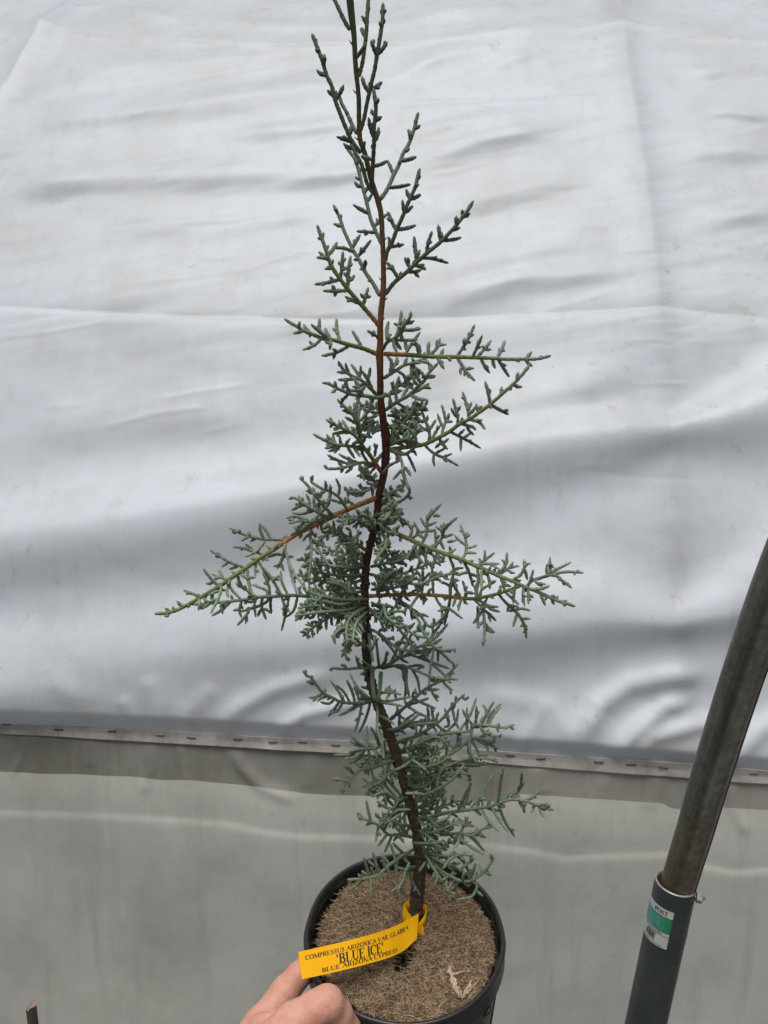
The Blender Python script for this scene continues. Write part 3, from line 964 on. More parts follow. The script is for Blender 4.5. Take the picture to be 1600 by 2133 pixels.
# loose fibres, far too many to count
b = Buf()
fv, ff_, fc = [], [], []
nn = 0
for i in range(11500):
    r = RC * math.sqrt(rng.random()) * 0.995
    a = rng.uniform(0, 2 * math.pi)
    c = pot_pt(r, a, ZC) + PX * 0.0021
    s = in_slit(c)
    if s < 1.25 and rng.random() < 0.97:
        continue
    L = rng.uniform(0.005, 0.016) * (1.7 if rng.random() < 0.06 else 1)
    th0 = rng.uniform(0, 6.28)
    curl = rng.gauss(0, 1.0)
    h0 = coir_h(r * math.cos(a), r * math.sin(a)) + rng.uniform(-0.0006, 0.0009)
    w = rng.uniform(0.00010, 0.00021)
    n = 5
    p = c - (PX * math.cos(th0) + PV * math.sin(th0)) * L * 0.5
    th = th0
    tilt = rng.gauss(0, 0.22)
    P = []
    for k in range(n):
        P.append(p + PA * (h0 + tilt * L * (k / (n - 1) - 0.5) + 0.0009 * math.sin(math.pi * k / (n - 1)) * rng.random()))
        p = p + (PX * math.cos(th) + PV * math.sin(th)) * L / (n - 1)
        th += curl / (n - 1)
    P = np.array(P)
    rad = np.hypot((P - PC) @ PX, (P - PC) @ PV)
    if rad.max() > 0.0772:
        continue
    side = np.cross(P[-1] - P[0], PA)
    side /= np.linalg.norm(side) + 1e-9
    tri = np.stack([P + side * w, P - side * w, P + PA * w * 1.6], 1).reshape(-1, 3)
    fv.append(tri)
    for k in range(n - 1):
        for m in range(3):
            ff_.append([nn + 3 * k + m, nn + 3 * k + (m + 1) % 3, nn + 3 * k + 3 + (m + 1) % 3, nn + 3 * k + 3 + m])
    q = rng.random()
    base = np.array([0.54, 0.395, 0.245]) * rng.choice([rng.uniform(0.25, 0.6), rng.uniform(0.6, 1.3)])
    if q < 0.10:
        base = np.array([0.55, 0.45, 0.32]) * rng.uniform(0.7, 1.1)
    elif q > 0.93:
        base = np.array([0.15, 0.065, 0.035])
    fc.append(np.repeat(base[None], 3 * n, 0))
    nn += 3 * n
fib = mesh_obj('loose_fibre', np.vstack(fv), ff_, M_FIB, coir, smooth=False, cols=np.vstack(fc))
fib['kind'] = 'stuff'

# torn dry leaf near the rim
M_DRY = simple_mat('dry_leaf', (0.74, 0.62, 0.48), (0.42, 0.32, 0.22), 420, 0.85, 0.6, 0.001)
def leaf_strip(pts, widths, name, parent, seed):
    r_ = random.Random(seed)
    P = np.array([pix_on_coir(x, y, ZC + 0.0022 + 0.0012 * math.sin(i * 1.7 + seed)) for i, (x, y) in enumerate(pts)])
    W_ = np.interp(np.linspace(0, 1, 26), np.linspace(0, 1, len(widths)), widths)
    p = catmull(P, np.linalg.norm(P[-1] - P[0]) / 25)
    W_ = np.interp(np.linspace(0, 1, len(p)), np.linspace(0, 1, 26), W_)
    t, _, _ = frames(p)
    v, f = [], []
    for i in range(len(p)):
        s = np.cross(t[i], PA)
        s /= np.linalg.norm(s)
        wl, wr = W_[i] * r_.uniform(0.45, 1.25), W_[i] * r_.uniform(0.45, 1.25)
        for q, o, z in ((-wl, 0, 0.0012 * r_.random()), (-wl * 0.4, 0, 0.0004), (0, 0, 0.0015), (wr * 0.5, 0, 0.0003), (wr, 0, 0.0014 * r_.random())):
            v.append(p[i] + s * q + PA * z)
        for q in (wr, 0, -wl):
            v.append(p[i] + s * q - PA * 0.0002)
    k = 8
    f = ring_faces(len(p), k)
    return mesh_obj(name, v, f, M_DRY, parent, smooth=False)
dl = empty('dry_leaf', pix_on_coir(962, 2060))
tag(dl, 'pale torn dry leaf scrap lying on the coir by the pot rim', 'dry leaf')
leaf_strip([(958, 2078), (952, 2058), (944, 2040), (937, 2022), (938, 2014)], [0.0008, 0.0013, 0.0017, 0.0018, 0.0006], 'leaf_blade', dl, 3)
leaf_strip([(941, 2032), (949, 2029), (960, 2025), (977, 2023)], [0.0016, 0.0011, 0.0006, 0.0002], 'leaf_blade', dl, 5)
leaf_strip([(962, 2080), (973, 2068), (984, 2056), (996, 2044), (1004, 2034)], [0.0008, 0.0011, 0.0009, 0.0006, 0.0002], 'leaf_blade', dl, 8)
leaf_strip([(966, 2076), (972, 2062), (980, 2048), (984, 2038)], [0.0009, 0.0013, 0.0012, 0.0003], 'leaf_blade', dl, 9)
leaf_strip([(956, 2074), (948, 2062), (941, 2046), (936, 2038)], [0.0005, 0.0009, 0.0009, 0.0003], 'leaf_blade', dl, 11)
leaf_strip([(963, 2082), (960, 2066), (957, 2052)], [0.0005, 0.0006, 0.0002], 'leaf_blade', dl, 13)
leaf_strip([(932, 2028), (936, 2020), (945, 2012)], [0.0008, 0.0012, 0.0003], 'leaf_blade', dl, 15)

# ------------------------------------------------------------------ yellow label looped round the trunk
def yellow_mat():
    m, nt, b, out = new_mat('yellow_plastic')
    f = noise(nt, coords(nt), 120, 4)
    nt.links.new(mix(nt, (0.93, 0.475, 0.003), (0.88, 0.43, 0.003), f), b.inputs['Base Color'])
    b.inputs['Roughness'].default_value = 0.55
    b.inputs['Specular IOR Level'].default_value = 0.18
    return m
M_YEL = yellow_mat()
p_tr = pix_on_coir(866, 1930)
D_BASE = proj(p_tr)[2]
tg_top = [(621.5, 1983), (680, 1970), (740, 1955.5), (800, 1938), (840, 1921), (864, 1907), (872, 1903)]
tg_bot = [(629, 2040), (684, 2028), (746, 2013), (806, 1996), (840, 1981), (861, 1962), (868, 1956)]
tg_d = list(np.interp([q[0] for q in tg_top], [621, 760, 872], [0.584, 0.606, D_BASE - 0.0125]))
print('D_BASE', D_BASE)
Tt = catmull([W(x, y, d) for (x, y), d in zip(tg_top, tg_d)], 0.003)
Tb = catmull([W(x, y, d - 0.011) for (x, y), d in zip(tg_bot, tg_d)], 0.003)
NT = 60
def resamp(p, n):
    L = np.concatenate([[0], np.cumsum(np.linalg.norm(np.diff(p, axis=0), axis=1))])
    q = np.linspace(0, L[-1], n)
    return np.stack([np.interp(q, L, p[:, k]) for k in range(3)], 1)
Tt, Tb = resamp(Tt, NT), resamp(Tb, NT)
tng = np.gradient((Tt + Tb) / 2, axis=0)
Tn = np.cross(tng, Tt - Tb)
Tn /= np.linalg.norm(Tn, axis=1)[:, None]
if (Tn[0] @ CBK) < 0:
    Tn = -Tn
def tag_pt(s, t, e=0.0):
    x = np.clip(s, 0, 1) * (NT - 1)
    i = min(int(x), NT - 2)
    g_ = x - i
    a = (Tt[i] * (1 - g_) + Tt[i + 1] * g_)
    c = (Tb[i] * (1 - g_) + Tb[i + 1] * g_)
    n = Tn[i] * (1 - g_) + Tn[i + 1] * g_
    return c * (1 - t) + a * t + n * e
ptag = empty('plant_tag', tag_pt(0.5, 0.0))
tag(ptag, 'yellow plastic plant tag reading BLUE ICE, looped round the trunk base', 'plant tag')
v = []
for i in range(NT):
    s = i / (NT - 1)
    cx = -0.0012 if i == 0 else 0
    for t, e in ((0, 0.0002), (0.5, 0.0002), (1, 0.0002), (1, -0.0002), (0.5, -0.0002), (0, -0.0002)):
        v.append(tag_pt(s, t, e))
fx = ring_faces(NT, 6) + [[0, 1, 2, 3, 4, 5], [NT * 6 - k for k in range(1, 7)]]
blade = mesh_obj('tag_blade', v, fx, M_YEL, ptag, smooth=False)
ink = lambda s, t, e=0.0: tag_pt(s, t, 0.00032 + e)
text_mesh('lettering', 'COMPRESSUS ARIZONICA VAR. GLABRA', ink, 0.042, 0.900, 0.650, 0.810, M_INK, blade, 1.15)
text_mesh('lettering', "'BLUE ICE'", ink, 0.262, 0.650, 0.255, 0.605, M_INK, blade, 1.2)
text_mesh('lettering', 'BLUE ARIZONA CYPRESS', ink, 0.150, 0.785, 0.085, 0.235, M_INK, blade, 1.15)
# the loop
lc_low, lc_hi = W(864, 1938, D_BASE), W(868, 1893, D_BASE - 0.003)
lax = (lc_hi - lc_low)
lax /= np.linalg.norm(lax)
lx = np.array([1.0, 0, 0]) - lax * lax[0]
lx /= np.linalg.norm(lx)
lf = np.cross(lx, lax)
lf = lf if lf @ CBK > 0 else -lf
lcen = W(863.5, 1908, D_BASE - 0.002)
v = []
KL = 56
for k in range(KL + 1):
    a = 2 * math.pi * k / KL
    # a = 0 right, 90 deg towards the viewer; the front dips where the strap crosses
    dip = max(0, math.sin(a)) ** 2
    rr = 0.0094 + 0.0006 * math.cos(2 * a)
    hi = 0.0082 - 0.0095 * dip
    lo = -0.0080 - 0.0050 * dip
    for r, z in ((rr, lo), (rr, hi), (rr - 0.0004, hi), (rr - 0.0004, lo)):
        v.append(lcen + lx * (r * math.cos(a)) + lf * (r * 1.05 * math.sin(a)) + lax * z)
mesh_obj('tag_loop', v, ring_faces(KL + 1, 4), M_YEL, ptag)
# strap end with its arrow tip, passed through the slot
def prism(pts, d, thick, name, mat, parent):
    f_ = [W(x, y, dd) for (x, y), dd in zip(pts, d)]
    nrm = np.cross(f_[1] - f_[0], f_[-1] - f_[0])
    nrm /= np.linalg.norm(nrm)
    v = f_ + [p + CBK * -thick for p in f_]
    n = len(pts)
    fc_ = [list(range(n)), list(range(2 * n - 1, n - 1, -1))] + [[i, (i + 1) % n, n + (i + 1) % n, n + i] for i in range(n)]
    return mesh_obj(name, v, fc_, mat, parent, smooth=False)
sp = [(843, 1886), (850, 1900), (862, 1914), (874, 1925), (883.5, 1932), (883, 1944), (886.5, 1949), (886.5, 1970), (875, 1964), (862, 1958), (866, 1945), (858, 1930), (847, 1915), (842, 1905)]
sd = [D_BASE - 0.0085 - 0.0026 * min(1, max(0, (x - 843) / 22)) for x, y in sp]
prism(sp, sd, 0.0004, 'tag_strap', M_YEL, ptag)

# ------------------------------------------------------------------ the hand gripping the rim
def skin_mat():
    m, nt, b, out = new_mat('skin')
    f = noise(nt, coords(nt), 45, 5, 0.6)
    g_ = noise(nt, coords(nt, (1, 1, 1)), 300, 6, 0.7)
    f = noise(nt, coords(nt), 70, 7, 0.7)
    c = ramp(nt, f, [(0.3, (0.54, 0.25, 0.18)), (0.55, (0.62, 0.32, 0.235)), (0.75, (0.68, 0.40, 0.31))])
    nt.links.new(c, b.inputs['Base Color'])
    b.inputs['Roughness'].default_value = 0.52
    b.inputs['Specular IOR Level'].default_value = 0.35
    b.inputs['Subsurface Weight'].default_value = 0.18
    b.inputs['Subsurface Radius'].default_value = (0.006, 0.002, 0.001)
    b.inputs['Subsurface Scale'].default_value = 0.6
    wv = N(nt, 'ShaderNodeTexVoronoi')
    wv.inputs['Scale'].default_value = 420
    nt.links.new(coords(nt, (1, 1, 1)), wv.inputs['Vector'])
    bump(nt, mix(nt, g_, wv.outputs['Distance'], 0.5), b, 0.5, 0.0008)
    return m
M_SKIN = skin_mat()

def cone_sdf(P, a, b, ra, rb):
    ab = b - a
    t = np.clip(((P - a) @ ab) / (ab @ ab), 0, 1)
    q = P - a - t[..., None] * ab
    return np.sqrt((q * q).sum(-1)) - (ra + (rb - ra) * t)

def smin(a, b, k):
    h = np.clip(0.5 + 0.5 * (b - a) / k, 0, 1)
    return b * (1 - h) + a * h - k * h * (1 - h)

def chain_sdf(P, pts, k=0.004):
    d = None
    for (a, ra), (b, rb) in zip(pts[:-1], pts[1:]):
        q = cone_sdf(P, a, b, ra, rb)
        d = q if d is None else smin(d, q, k)
    return d

def surface_nets(D, lo, h):
    """closed surface of D = 0 on a regular grid"""
    s = D < 0
    nx, ny, nz = D.shape
    cnt = np.zeros((nx - 1, ny - 1, nz - 1))
    acc = np.zeros((nx - 1, ny - 1, nz - 1, 3))
    cor = [(i, j, k) for i in (0, 1) for j in (0, 1) for k in (0, 1)]
    def sub(A, o):
        return A[o[0]:nx - 1 + o[0], o[1]:ny - 1 + o[1], o[2]:nz - 1 + o[2]]
    for a in cor:
        for ax in range(3):
            if a[ax] == 0:
                b_ = list(a)
                b_[ax] = 1
                A, B = sub(D, a), sub(D, b_)
                m = (A < 0) != (B < 0)
                t = np.where(m, A / np.where(m, A - B, 1), 0)
                for q in range(3):
                    acc[..., q] += np.where(m, a[q] + (t if q == ax else 0), 0)
                cnt += m
    act = cnt > 0
    idx = -np.ones(act.shape, int)
    idx[act] = np.arange(act.sum())
    ijk = np.argwhere(act)
    v = lo + h * (ijk + acc[act] / cnt[act][:, None])
    faces = []
    for ax in range(3):
        o1, o2 = (ax + 1) % 3, (ax + 2) % 3
        sl = [slice(1, -1)] * 3
        sl[ax] = slice(0, -1)
        sl2 = [slice(1, -1)] * 3
        sl2[ax] = slice(1, None)
        A, B = s[tuple(sl)], s[tuple(sl2)]
        e = np.argwhere(A != B)
        fl = A[A != B]
        off = np.array([1, 1, 1])
        off[ax] = 0
        e = e + off
        def at(d1, d2):
            q = e.copy()
            q[:, o1] += d1
            q[:, o2] += d2
            return idx[q[:, 0], q[:, 1], q[:, 2]]
        q = np.stack([at(-1, -1), at(0, -1), at(0, 0), at(-1, 0)], 1)
        q[~fl] = q[~fl][:, ::-1]
        faces.append(q)
    return v, np.vstack(faces)

H_ = lambda x, y, d, r: (W(x, y, d), r)
thumb = [H_(470, 2300, 0.520, 0.0190), H_(560, 2185, 0.538, 0.0160), H_(612, 2130, 0.548, 0.0132), H_(655, 2103, 0.553, 0.0118), H_(681, 2090, 0.556, 0.0118), H_(704, 2113, 0.562, 0.0103), H_(726, 2143, 0.568, 0.0088), H_(733, 2152, 0.570, 0.0080)]
index = [H_(470, 2230, 0.575, 0.0140), H_(542, 2136, 0.592, 0.0128), H_(578, 2090, 0.602, 0.0113), H_(594, 2066, 0.607, 0.0113), H_(622, 2032, 0.616, 0.0097), H_(642, 2010, 0.626, 0.0085), H_(649, 2001, 0.630, 0.0076)]
middle = [H_(440, 2290, 0.580, 0.0140), H_(520, 2215, 0.612, 0.0125), H_(585, 2165, 0.640, 0.0110), H_(640, 2130, 0.664, 0.0098), H_(668, 2110, 0.682, 0.0082)]
ring_ = [H_(430, 2350, 0.575, 0.0135), H_(510, 2290, 0.612, 0.0120), H_(585, 2240, 0.645, 0.0105), H_(645, 2205, 0.668, 0.0094), H_(672, 2188, 0.682, 0.0080)]
little = [H_(430, 2430, 0.565, 0.0120), H_(515, 2370, 0.602, 0.0105), H_(585, 2320, 0.632, 0.0092), H_(640, 2290, 0.652, 0.0080), H_(662, 2275, 0.662, 0.0070)]
wrist, elbow = W(360, 2520, 0.50), W(150, 3300, 0.42)
allp = np.array([p for c in (thumb, index, middle, ring_, little) for p, r in c] + [wrist, wrist + (elbow - wrist) * 0.40])
lo, hi = allp.min(0) - 0.045, allp.max(0) + 0.03
hstep = 0.0014
n3 = np.ceil((hi - lo) / hstep).astype(int)
gx = np.stack(np.meshgrid(*[lo[i] + hstep * np.arange(n3[i]) for i in range(3)], indexing='ij'), -1)
dh = chain_sdf(gx, thumb, 0.0035)
di = chain_sdf(gx, index, 0.0035)
for c in (middle, ring_, little):
    di = smin(di, chain_sdf(gx, c, 0.004), 0.0022)
palm = cone_sdf(gx, W(455, 2275, 0.545), W(420, 2420, 0.535), 0.022, 0.023)
palm = smin(palm, cone_sdf(gx, W(480, 2230, 0.562), W(395, 2450, 0.52), 0.019, 0.025), 0.012)
palm = smin(palm, cone_sdf(gx, W(480, 2240, 0.575), W(440, 2400, 0.570), 0.015, 0.015), 0.010)
arm = cone_sdf(gx, wrist, elbow, 0.026, 0.040)
# web of skin between thumb and forefinger
web = cone_sdf(gx, W(528, 2178, 0.556), W(548, 2138, 0.578), 0.0105, 0.0085)
palm = smin(palm, arm, 0.020)
body_ = smin(di, palm, 0.008)
web = smin(web, cone_sdf(gx, W(545, 2140, 0.574), W(574, 2118, 0.574), 0.0085, 0.005), 0.006)
body_ = smin(body_, web, 0.006)
hd = smin(dh, body_, 0.0045)
# creases at the joints and in the web
def crease(D, a, b, depth, w):
    q = np.abs(cone_sdf(gx, a, b, 0, 0))
    return D + depth * np.exp(-(q / w) ** 2)
for a, b, dp, w_ in ((W(590, 2112, 0.566), W(606, 2085, 0.586), 0.0024, 0.0015), (W(575, 2108, 0.562), W(592, 2082, 0.586), 0.0017, 0.0012),
                     (W(672, 2068, 0.545), W(704, 2086, 0.549), 0.0016, 0.0012), (W(666, 2076, 0.541), W(696, 2094, 0.546), 0.0013, 0.0011), (W(662, 2088, 0.540), W(690, 2108, 0.547), 0.0012, 0.0011), (W(640, 2120, 0.535), W(664, 2128, 0.540), 0.001, 0.0012), (W(560, 2130, 0.556), W(596, 2100, 0.570), 0.0012, 0.0013)):
    hd = crease(hd, a, b, dp, w_)
hv, hf = surface_nets(hd, lo, hstep)
# keep the one continuous outer skin
lab_ = np.arange(len(hv))
while True:
    m_ = lab_[hf].min(1)
    new = lab_.copy()
    for q_ in range(4):
        np.minimum.at(new, hf[:, q_], m_)
    new = new[new]
    if (new == lab_).all():
        break
    lab_ = new
big_ = np.bincount(lab_).argmax()
keep = lab_ == big_
remap = np.cumsum(keep) - 1
hf = remap[hf[keep[hf[:, 0]]]]
hv = hv[keep]
hand = mesh_obj('hand', hv, hf, M_SKIN)
sm_ = hand.modifiers.new('smooth', 'SMOOTH')
sm_.factor = 0.5
sm_.iterations = 4
hand.name = 'person_hand'
tag(hand, 'bare hand gripping the black pot rim between thumb and forefinger', 'hand')
# thumb nail, on the far side of the thumb tip
# ------------------------------------------------------------------ the cypress
CR = {'A': (620, 0, 5.3333), 'B': (640, 300, 4.4444), 'C': (580, 640, 5.3333), 'D': (780, 640, 4.2105), 'E': (320, 980, 4.0),
      'F': (600, 980, 4.4444), 'G': (860, 1030, 4.4444), 'H': (620, 1280, 4.4444), 'I': (690, 1440, 4.0), 'J': (700, 1580, 3.4043)}
def parse(s, crop):
    s = s.strip()
    if ':' in s:
        crop, s = s.split(':')
    ox, oy, k = CR[crop]
    return np.array([(ox + float(a) / k, oy + float(b) / k) for a, b in (q.split(',') for q in s.split())])

D_TOP = 0.455
def trunk_depth(y):
    return D_BASE + 0.001 + (D_TOP - D_BASE) * np.clip((1930 - y) / 1930, -0.1, 1.2)

TR = [(725, -60, 12), (727, -20, 15), (731, 20, 15), (736, 60, 12), (738, 80, 11), (741, 140, 10), (747, 200, 9.5), (748, 250, 10), (750, 290, 10.5), (760, 320, 10.5), (775, 380, 11), (788, 420, 12), (794, 450, 11),
      (797, 500, 10.5), (799, 560, 11), (798, 612, 12.5), (793, 660, 12.5), (792, 720, 13.5), (791, 737, 16), (792, 780, 14), (793, 830, 14.5), (799, 880, 16), (804, 925, 17.5), (804, 945, 18), (800, 985, 16.5),
      (790, 1030, 16), (783, 1090, 15.5), (770, 1140, 16), (762, 1190, 16.5), (760, 1240, 17), (762, 1300, 17), (763, 1360, 18), (772, 1420, 19), (785, 1460, 19.5), (800, 1500, 21), (815, 1540, 22), (830, 1590, 22),
      (845, 1640, 21.5), (858, 1690, 22), (870, 1740, 22), (876, 1790, 24), (873, 1830, 27), (868, 1880, 28), (866, 1925, 29), (864, 1960, 30)]
tp = catmull([(*W(x, y, trunk_depth(y)), w * trunk_depth(y) / FPX / 2) for x, y, w in TR], 0.0018)
tpx, tpy, _ = proj(tp[:, :3])
stops = [(0, (0.085, 0.11, 0.055)), (170, (0.10, 0.105, 0.045)), (300, (0.13, 0.098, 0.042)), (420, (0.145, 0.095, 0.04)), (600, (0.21, 0.10, 0.042)), (735, (0.21, 0.085, 0.038)), (800, (0.11, 0.035, 0.022)), (930, (0.075, 0.026, 0.02)), (1040, (0.085, 0.03, 0.022)), (1150, (0.06, 0.026, 0.02)), (1400, (0.06, 0.042, 0.028)), (1480, (0.105, 0.082, 0.045)), (1600, (0.085, 0.058, 0.042)), (1900, (0.075, 0.056, 0.042))]
tcol = np.stack([np.interp(tpy, [s[0] for s in stops], [s[1][k] for s in stops]) for k in range(3)], 1)
tree = empty('cypress_tree', tp[-1, :3])
tag(tree, 'young blue-green cypress with a thin brown trunk growing from the black pot', 'tree')
b = Buf()
rad = tp[:, 3] * (1 + 0.05 * nrng.normal(size=len(tp)))
rough_ = np.clip((tpy - 700) / 900, 0.0, 1)
tube(b, tp[:, :3], tp[:, 3] * (1 + 0.07 * rough_ * nrng.normal(size=len(tp))), 14, tcol, lump=0.035)
# old scale-leaf points standing off the stem
tt, ta, tb = frames(tp[:, :3])
for i in range(20, len(tp) - 40, 7):
    if tpy[i] > 1750 or rng.random() < 0.25:
        continue
    a = rng.choice([0.0, math.pi]) + rng.gauss(1.57, 0.5)
    d = math.cos(a) * ta[i] + math.sin(a) * tb[i]
    r = tp[i, 3]
    p0 = tp[i, :3] + d * r * 0.8
    L = rng.uniform(0.0012, 0.0024)
    tube(b, np.array([p0, p0 + d * L * 0.5 - tt[i] * L * 0.4, p0 + d * L - tt[i] * L * 1.1]), [0.0006, 0.00045, 0.0001], 5, tcol[i] * 0.9)
# flaking bark plates lower down
for i in range(len(tp)):
    if tpy[i] > 1130 and rng.random() < 0.55:
        a = rng.uniform(0, 6.28)
        d = math.cos(a) * ta[i] + math.sin(a) * tb[i]
        p0 = tp[i, :3] + d * tp[i, 3] * 0.95
        L = rng.uniform(0.002, 0.005)
        c = tcol[i] * rng.uniform(0.5, 1.5) if rng.random() < 0.8 else np.array([0.14, 0.085, 0.055])
        tube(b, np.array([p0 - tt[i] * L * 0.5, p0 + d * 0.0004, p0 + tt[i] * L * 0.5 + d * rng.uniform(0, 0.0008)]), [0.0004, rng.uniform(0.0007, 0.0013), 0.0004], 5, c)
trunk = b.obj('trunk', M_WOOD, tree)

def trunk_xy(y):
    return np.interp(y, [t[1] for t in TR], [t[0] for t in TR])

def fol_col(y):
    """foliage colour: greener young tips above, glaucous below"""
    k = np.clip((y - 380) / 350, 0, 1)
    c = np.array([0.085, 0.125, 0.080]) * (1 - k) + np.array([0.165, 0.218, 0.142]) * k
    if y > 1560:
        c = c * 0.92 + np.array([0.0, 0.004, -0.004])
    return c

def sprig_r(y):
    return np.interp(y, [0, 300, 700, 1000, 1400, 1900], [4.3, 4.0, 3.5, 3.1, 2.8, 2.75])

SPRIGS = []       # (length, branch object, Buf)
def strand(buf, pts2, d0, d1, r0, col, tipfrac=0.75):
    """one scaly shoot: 2-D course plus depth at both ends"""
    n = len(pts2)
    dd = np.linspace(d0, d1, n)
    if n == 2:
        m = pts2.mean(0) + np.array([rng.gauss(0, 1), rng.gauss(0, 1)]) * 0.06 * np.linalg.norm(pts2[1] - pts2[0])
        pts2 = np.vstack([pts2[0], m, pts2[1]])
        dd = np.array([d0, d0 * 0.55 + d1 * 0.45 + rng.gauss(0, 0.0008), d1])
    P = np.array([W(x, y, d) for (x, y), d in zip(pts2, dd)])
    step = 0.00075
    p = catmull(P, step)
    if len(p) < 6:
        p = resamp(p, 6)
    t = np.linspace(0, 1, len(p))
    r = r0 * (0.78 + 0.30 * np.sin(np.pi * np.clip(t * 0.9 + 0.08, 0, 1)))
    r[-3:] *= np.array([0.92, 0.75, 0.45])
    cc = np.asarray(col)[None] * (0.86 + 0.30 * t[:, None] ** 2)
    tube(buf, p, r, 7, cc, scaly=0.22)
    return p

nbr = [0]
def branch(crop, axis, sprigs=(), dz=None, w0=7.0, w1=None, wood=0.0, auto=None, pale=1.0, front=None):
    """axis and side shoots in crop coordinates; depth swings by dz metres to the tip"""
    A = parse(axis, crop)
    y0 = A[0, 1]
    L = np.linalg.norm(np.diff(A, axis=0), axis=1).sum()
    d0 = trunk_depth(y0) + (front or 0.0)
    mpp = d0 / FPX
    if dz is None:
        dz = rng.choice([-1, 1]) * rng.uniform(0.05, 0.40) * L * mpp
    acc = np.concatenate([[0], np.cumsum(np.linalg.norm(np.diff(A, axis=0), axis=1))]) / L
    dd = d0 - dz * np.sin(acc * math.pi / 2)
    P = np.array([W(x, y, d) for (x, y), d in zip(A, dd)])
    w1 = w1 or 2 * sprig_r(A[-1, 1]) * 0.95
    p = catmull(P, 0.0008)
    t = np.linspace(0, 1, len(p))
    tipr = w1 * mpp / 2
    r = (w0 * (1 - t) + w1 * t) * mpp / 2
    r[-3:] *= np.array([0.92, 0.75, 0.45])
    fc = fol_col(A[:, 1].mean()) * pale * rng.uniform(0.85, 1.15)
    orange, lime = np.array([0.36, 0.165, 0.06]), np.array([0.165, 0.175, 0.052])
    g_ = np.array([0.115, 0.145, 0.075]) if wood <= 0 else lime
    k1 = np.clip((t - wood) / 0.10 + 0.5, 0, 1)[:, None] if wood > 0 else np.ones((len(p), 1))
    k2 = np.clip((t - max(wood, 0.0) - (0.35 if wood > 0 else 0.12)) / 0.45, 0, 1)[:, None]
    col = orange * (1 - k1) + g_ * k1
    col = col * (1 - k2) + fc * k2
    b = Buf()
    tube(b, p, r, 9, col, scaly=0.13)
    nbr[0] += 1
    o = b.obj('branch', M_WOOD if wood > 0.3 else M_FOL, tree)
    def depth_at(pt):
        q = np.linalg.norm(A - pt, axis=1)
        s_ = np.interp(pt[0] * 0, [0], [0])
        best, bd_ = 1e9, d0
        for i in range(len(A) - 1):
            ab = A[i + 1] - A[i]
            tt_ = np.clip(((pt - A[i]) @ ab) / (ab @ ab + 1e-9), 0, 1)
            e = np.linalg.norm(A[i] + ab * tt_ - pt)
            if e < best:
                best, bd_, bp = e, dd[i] * (1 - tt_) + dd[i + 1] * tt_, A[i] + ab * tt_
        return bd_, bp, best
    lst = [[parse(q, crop) for q in s.split(';')] for s in sprigs]
    if auto is None and sprigs and y0 > 950 and L > 70:
        auto = (int(L / 26), 23)
    if auto:
        n, ln = auto
        side = rng.choice([-1, 1])
        for j in range(n):
            f_ = 0.10 + 0.84 * (j + rng.uniform(-0.3, 0.3)) / max(1, n - 1)
            f_ = min(max(f_, 0.05), 0.96)
            q = np.array([np.interp(f_, acc, A[:, 0]), np.interp(f_, acc, A[:, 1])])
            q2 = np.array([np.interp(min(1, f_ + 0.05), acc, A[:, 0]), np.interp(min(1, f_ + 0.05), acc, A[:, 1])])
            dr = (q2 - q) / (np.linalg.norm(q2 - q) + 1e-9)
            side = -side
            an = side * rng.uniform(0.55, 1.05)
            c_, s_ = math.cos(an), math.sin(an)
            dv = np.array([dr[0] * c_ - dr[1] * s_, dr[0] * s_ + dr[1] * c_])
            l = ln * rng.uniform(0.6, 1.15) * (1 - 0.45 * f_)
            bend = np.array([-dv[1], dv[0]]) * rng.gauss(0, 0.09) * l
            st = [np.array([q, q + dv * l * 0.5 + bend, q + dv * l])]
            for _ in range(rng.choice([0, 1, 1, 2])):
                h = rng.uniform(0.3, 0.75)
                an2 = an + rng.choice([-1, 1]) * rng.uniform(0.5, 0.9)
                d2 = np.array([dr[0] * math.cos(an2) - dr[1] * math.sin(an2), dr[0] * math.sin(an2) + dr[1] * math.cos(an2)])
                st.append(np.array([q + dv * l * h + bend * 0.8, q + dv * l * h + d2 * l * rng.uniform(0.3, 0.5)]))
            lst.append(st)
    for st in lst:
        ax_ = st[0]
        bd_, bp, gap = depth_at(ax_[0])
        if gap < 14:
            ax_ = ax_.copy()
            ax_[0] = bp
        l = np.linalg.norm(np.diff(ax_, axis=0), axis=1).sum()
        dtip = bd_ + rng.gauss(0, 0.30) * l * mpp
        c = fc * rng.uniform(0.72, 1.30) * np.array([rng.uniform(0.92, 1.08), 1, rng.uniform(0.93, 1.07)])
        sb = Buf()
        r0 = sprig_r(ax_[:, 1].mean()) * mpp * rng.uniform(0.92, 1.08)
        strand(sb, ax_, bd_, dtip, r0, c)
        La = np.concatenate([[0], np.cumsum(np.linalg.norm(np.diff(ax_, axis=0), axis=1))])
        tot = l
        for fk in st[1:]:
            # depth where the fork leaves the shoot
            best, fd = 1e9, bd_
            for i in range(len(ax_) - 1):
                ab = ax_[i + 1] - ax_[i]
                tt_ = np.clip(((fk[0] - ax_[i]) @ ab) / (ab @ ab + 1e-9), 0, 1)
                e = np.linalg.norm(ax_[i] + ab * tt_ - fk[0])
                if e < best:
                    best = e
                    fp = ax_[i] + ab * tt_
                    fd = bd_ + (dtip - bd_) * (La[i] + tt_ * (La[i + 1] - La[i])) / (La[-1] + 1e-9)
            fk = fk.copy()
            if best < 12:
                fk[0] = fp
            fl_ = np.linalg.norm(fk[-1] - fk[0])
            tot += fl_
            strand(sb, fk, fd, fd + rng.gauss(0, 0.35) * fl_ * mpp, r0 * 0.95, c * rng.uniform(0.88, 1.12))
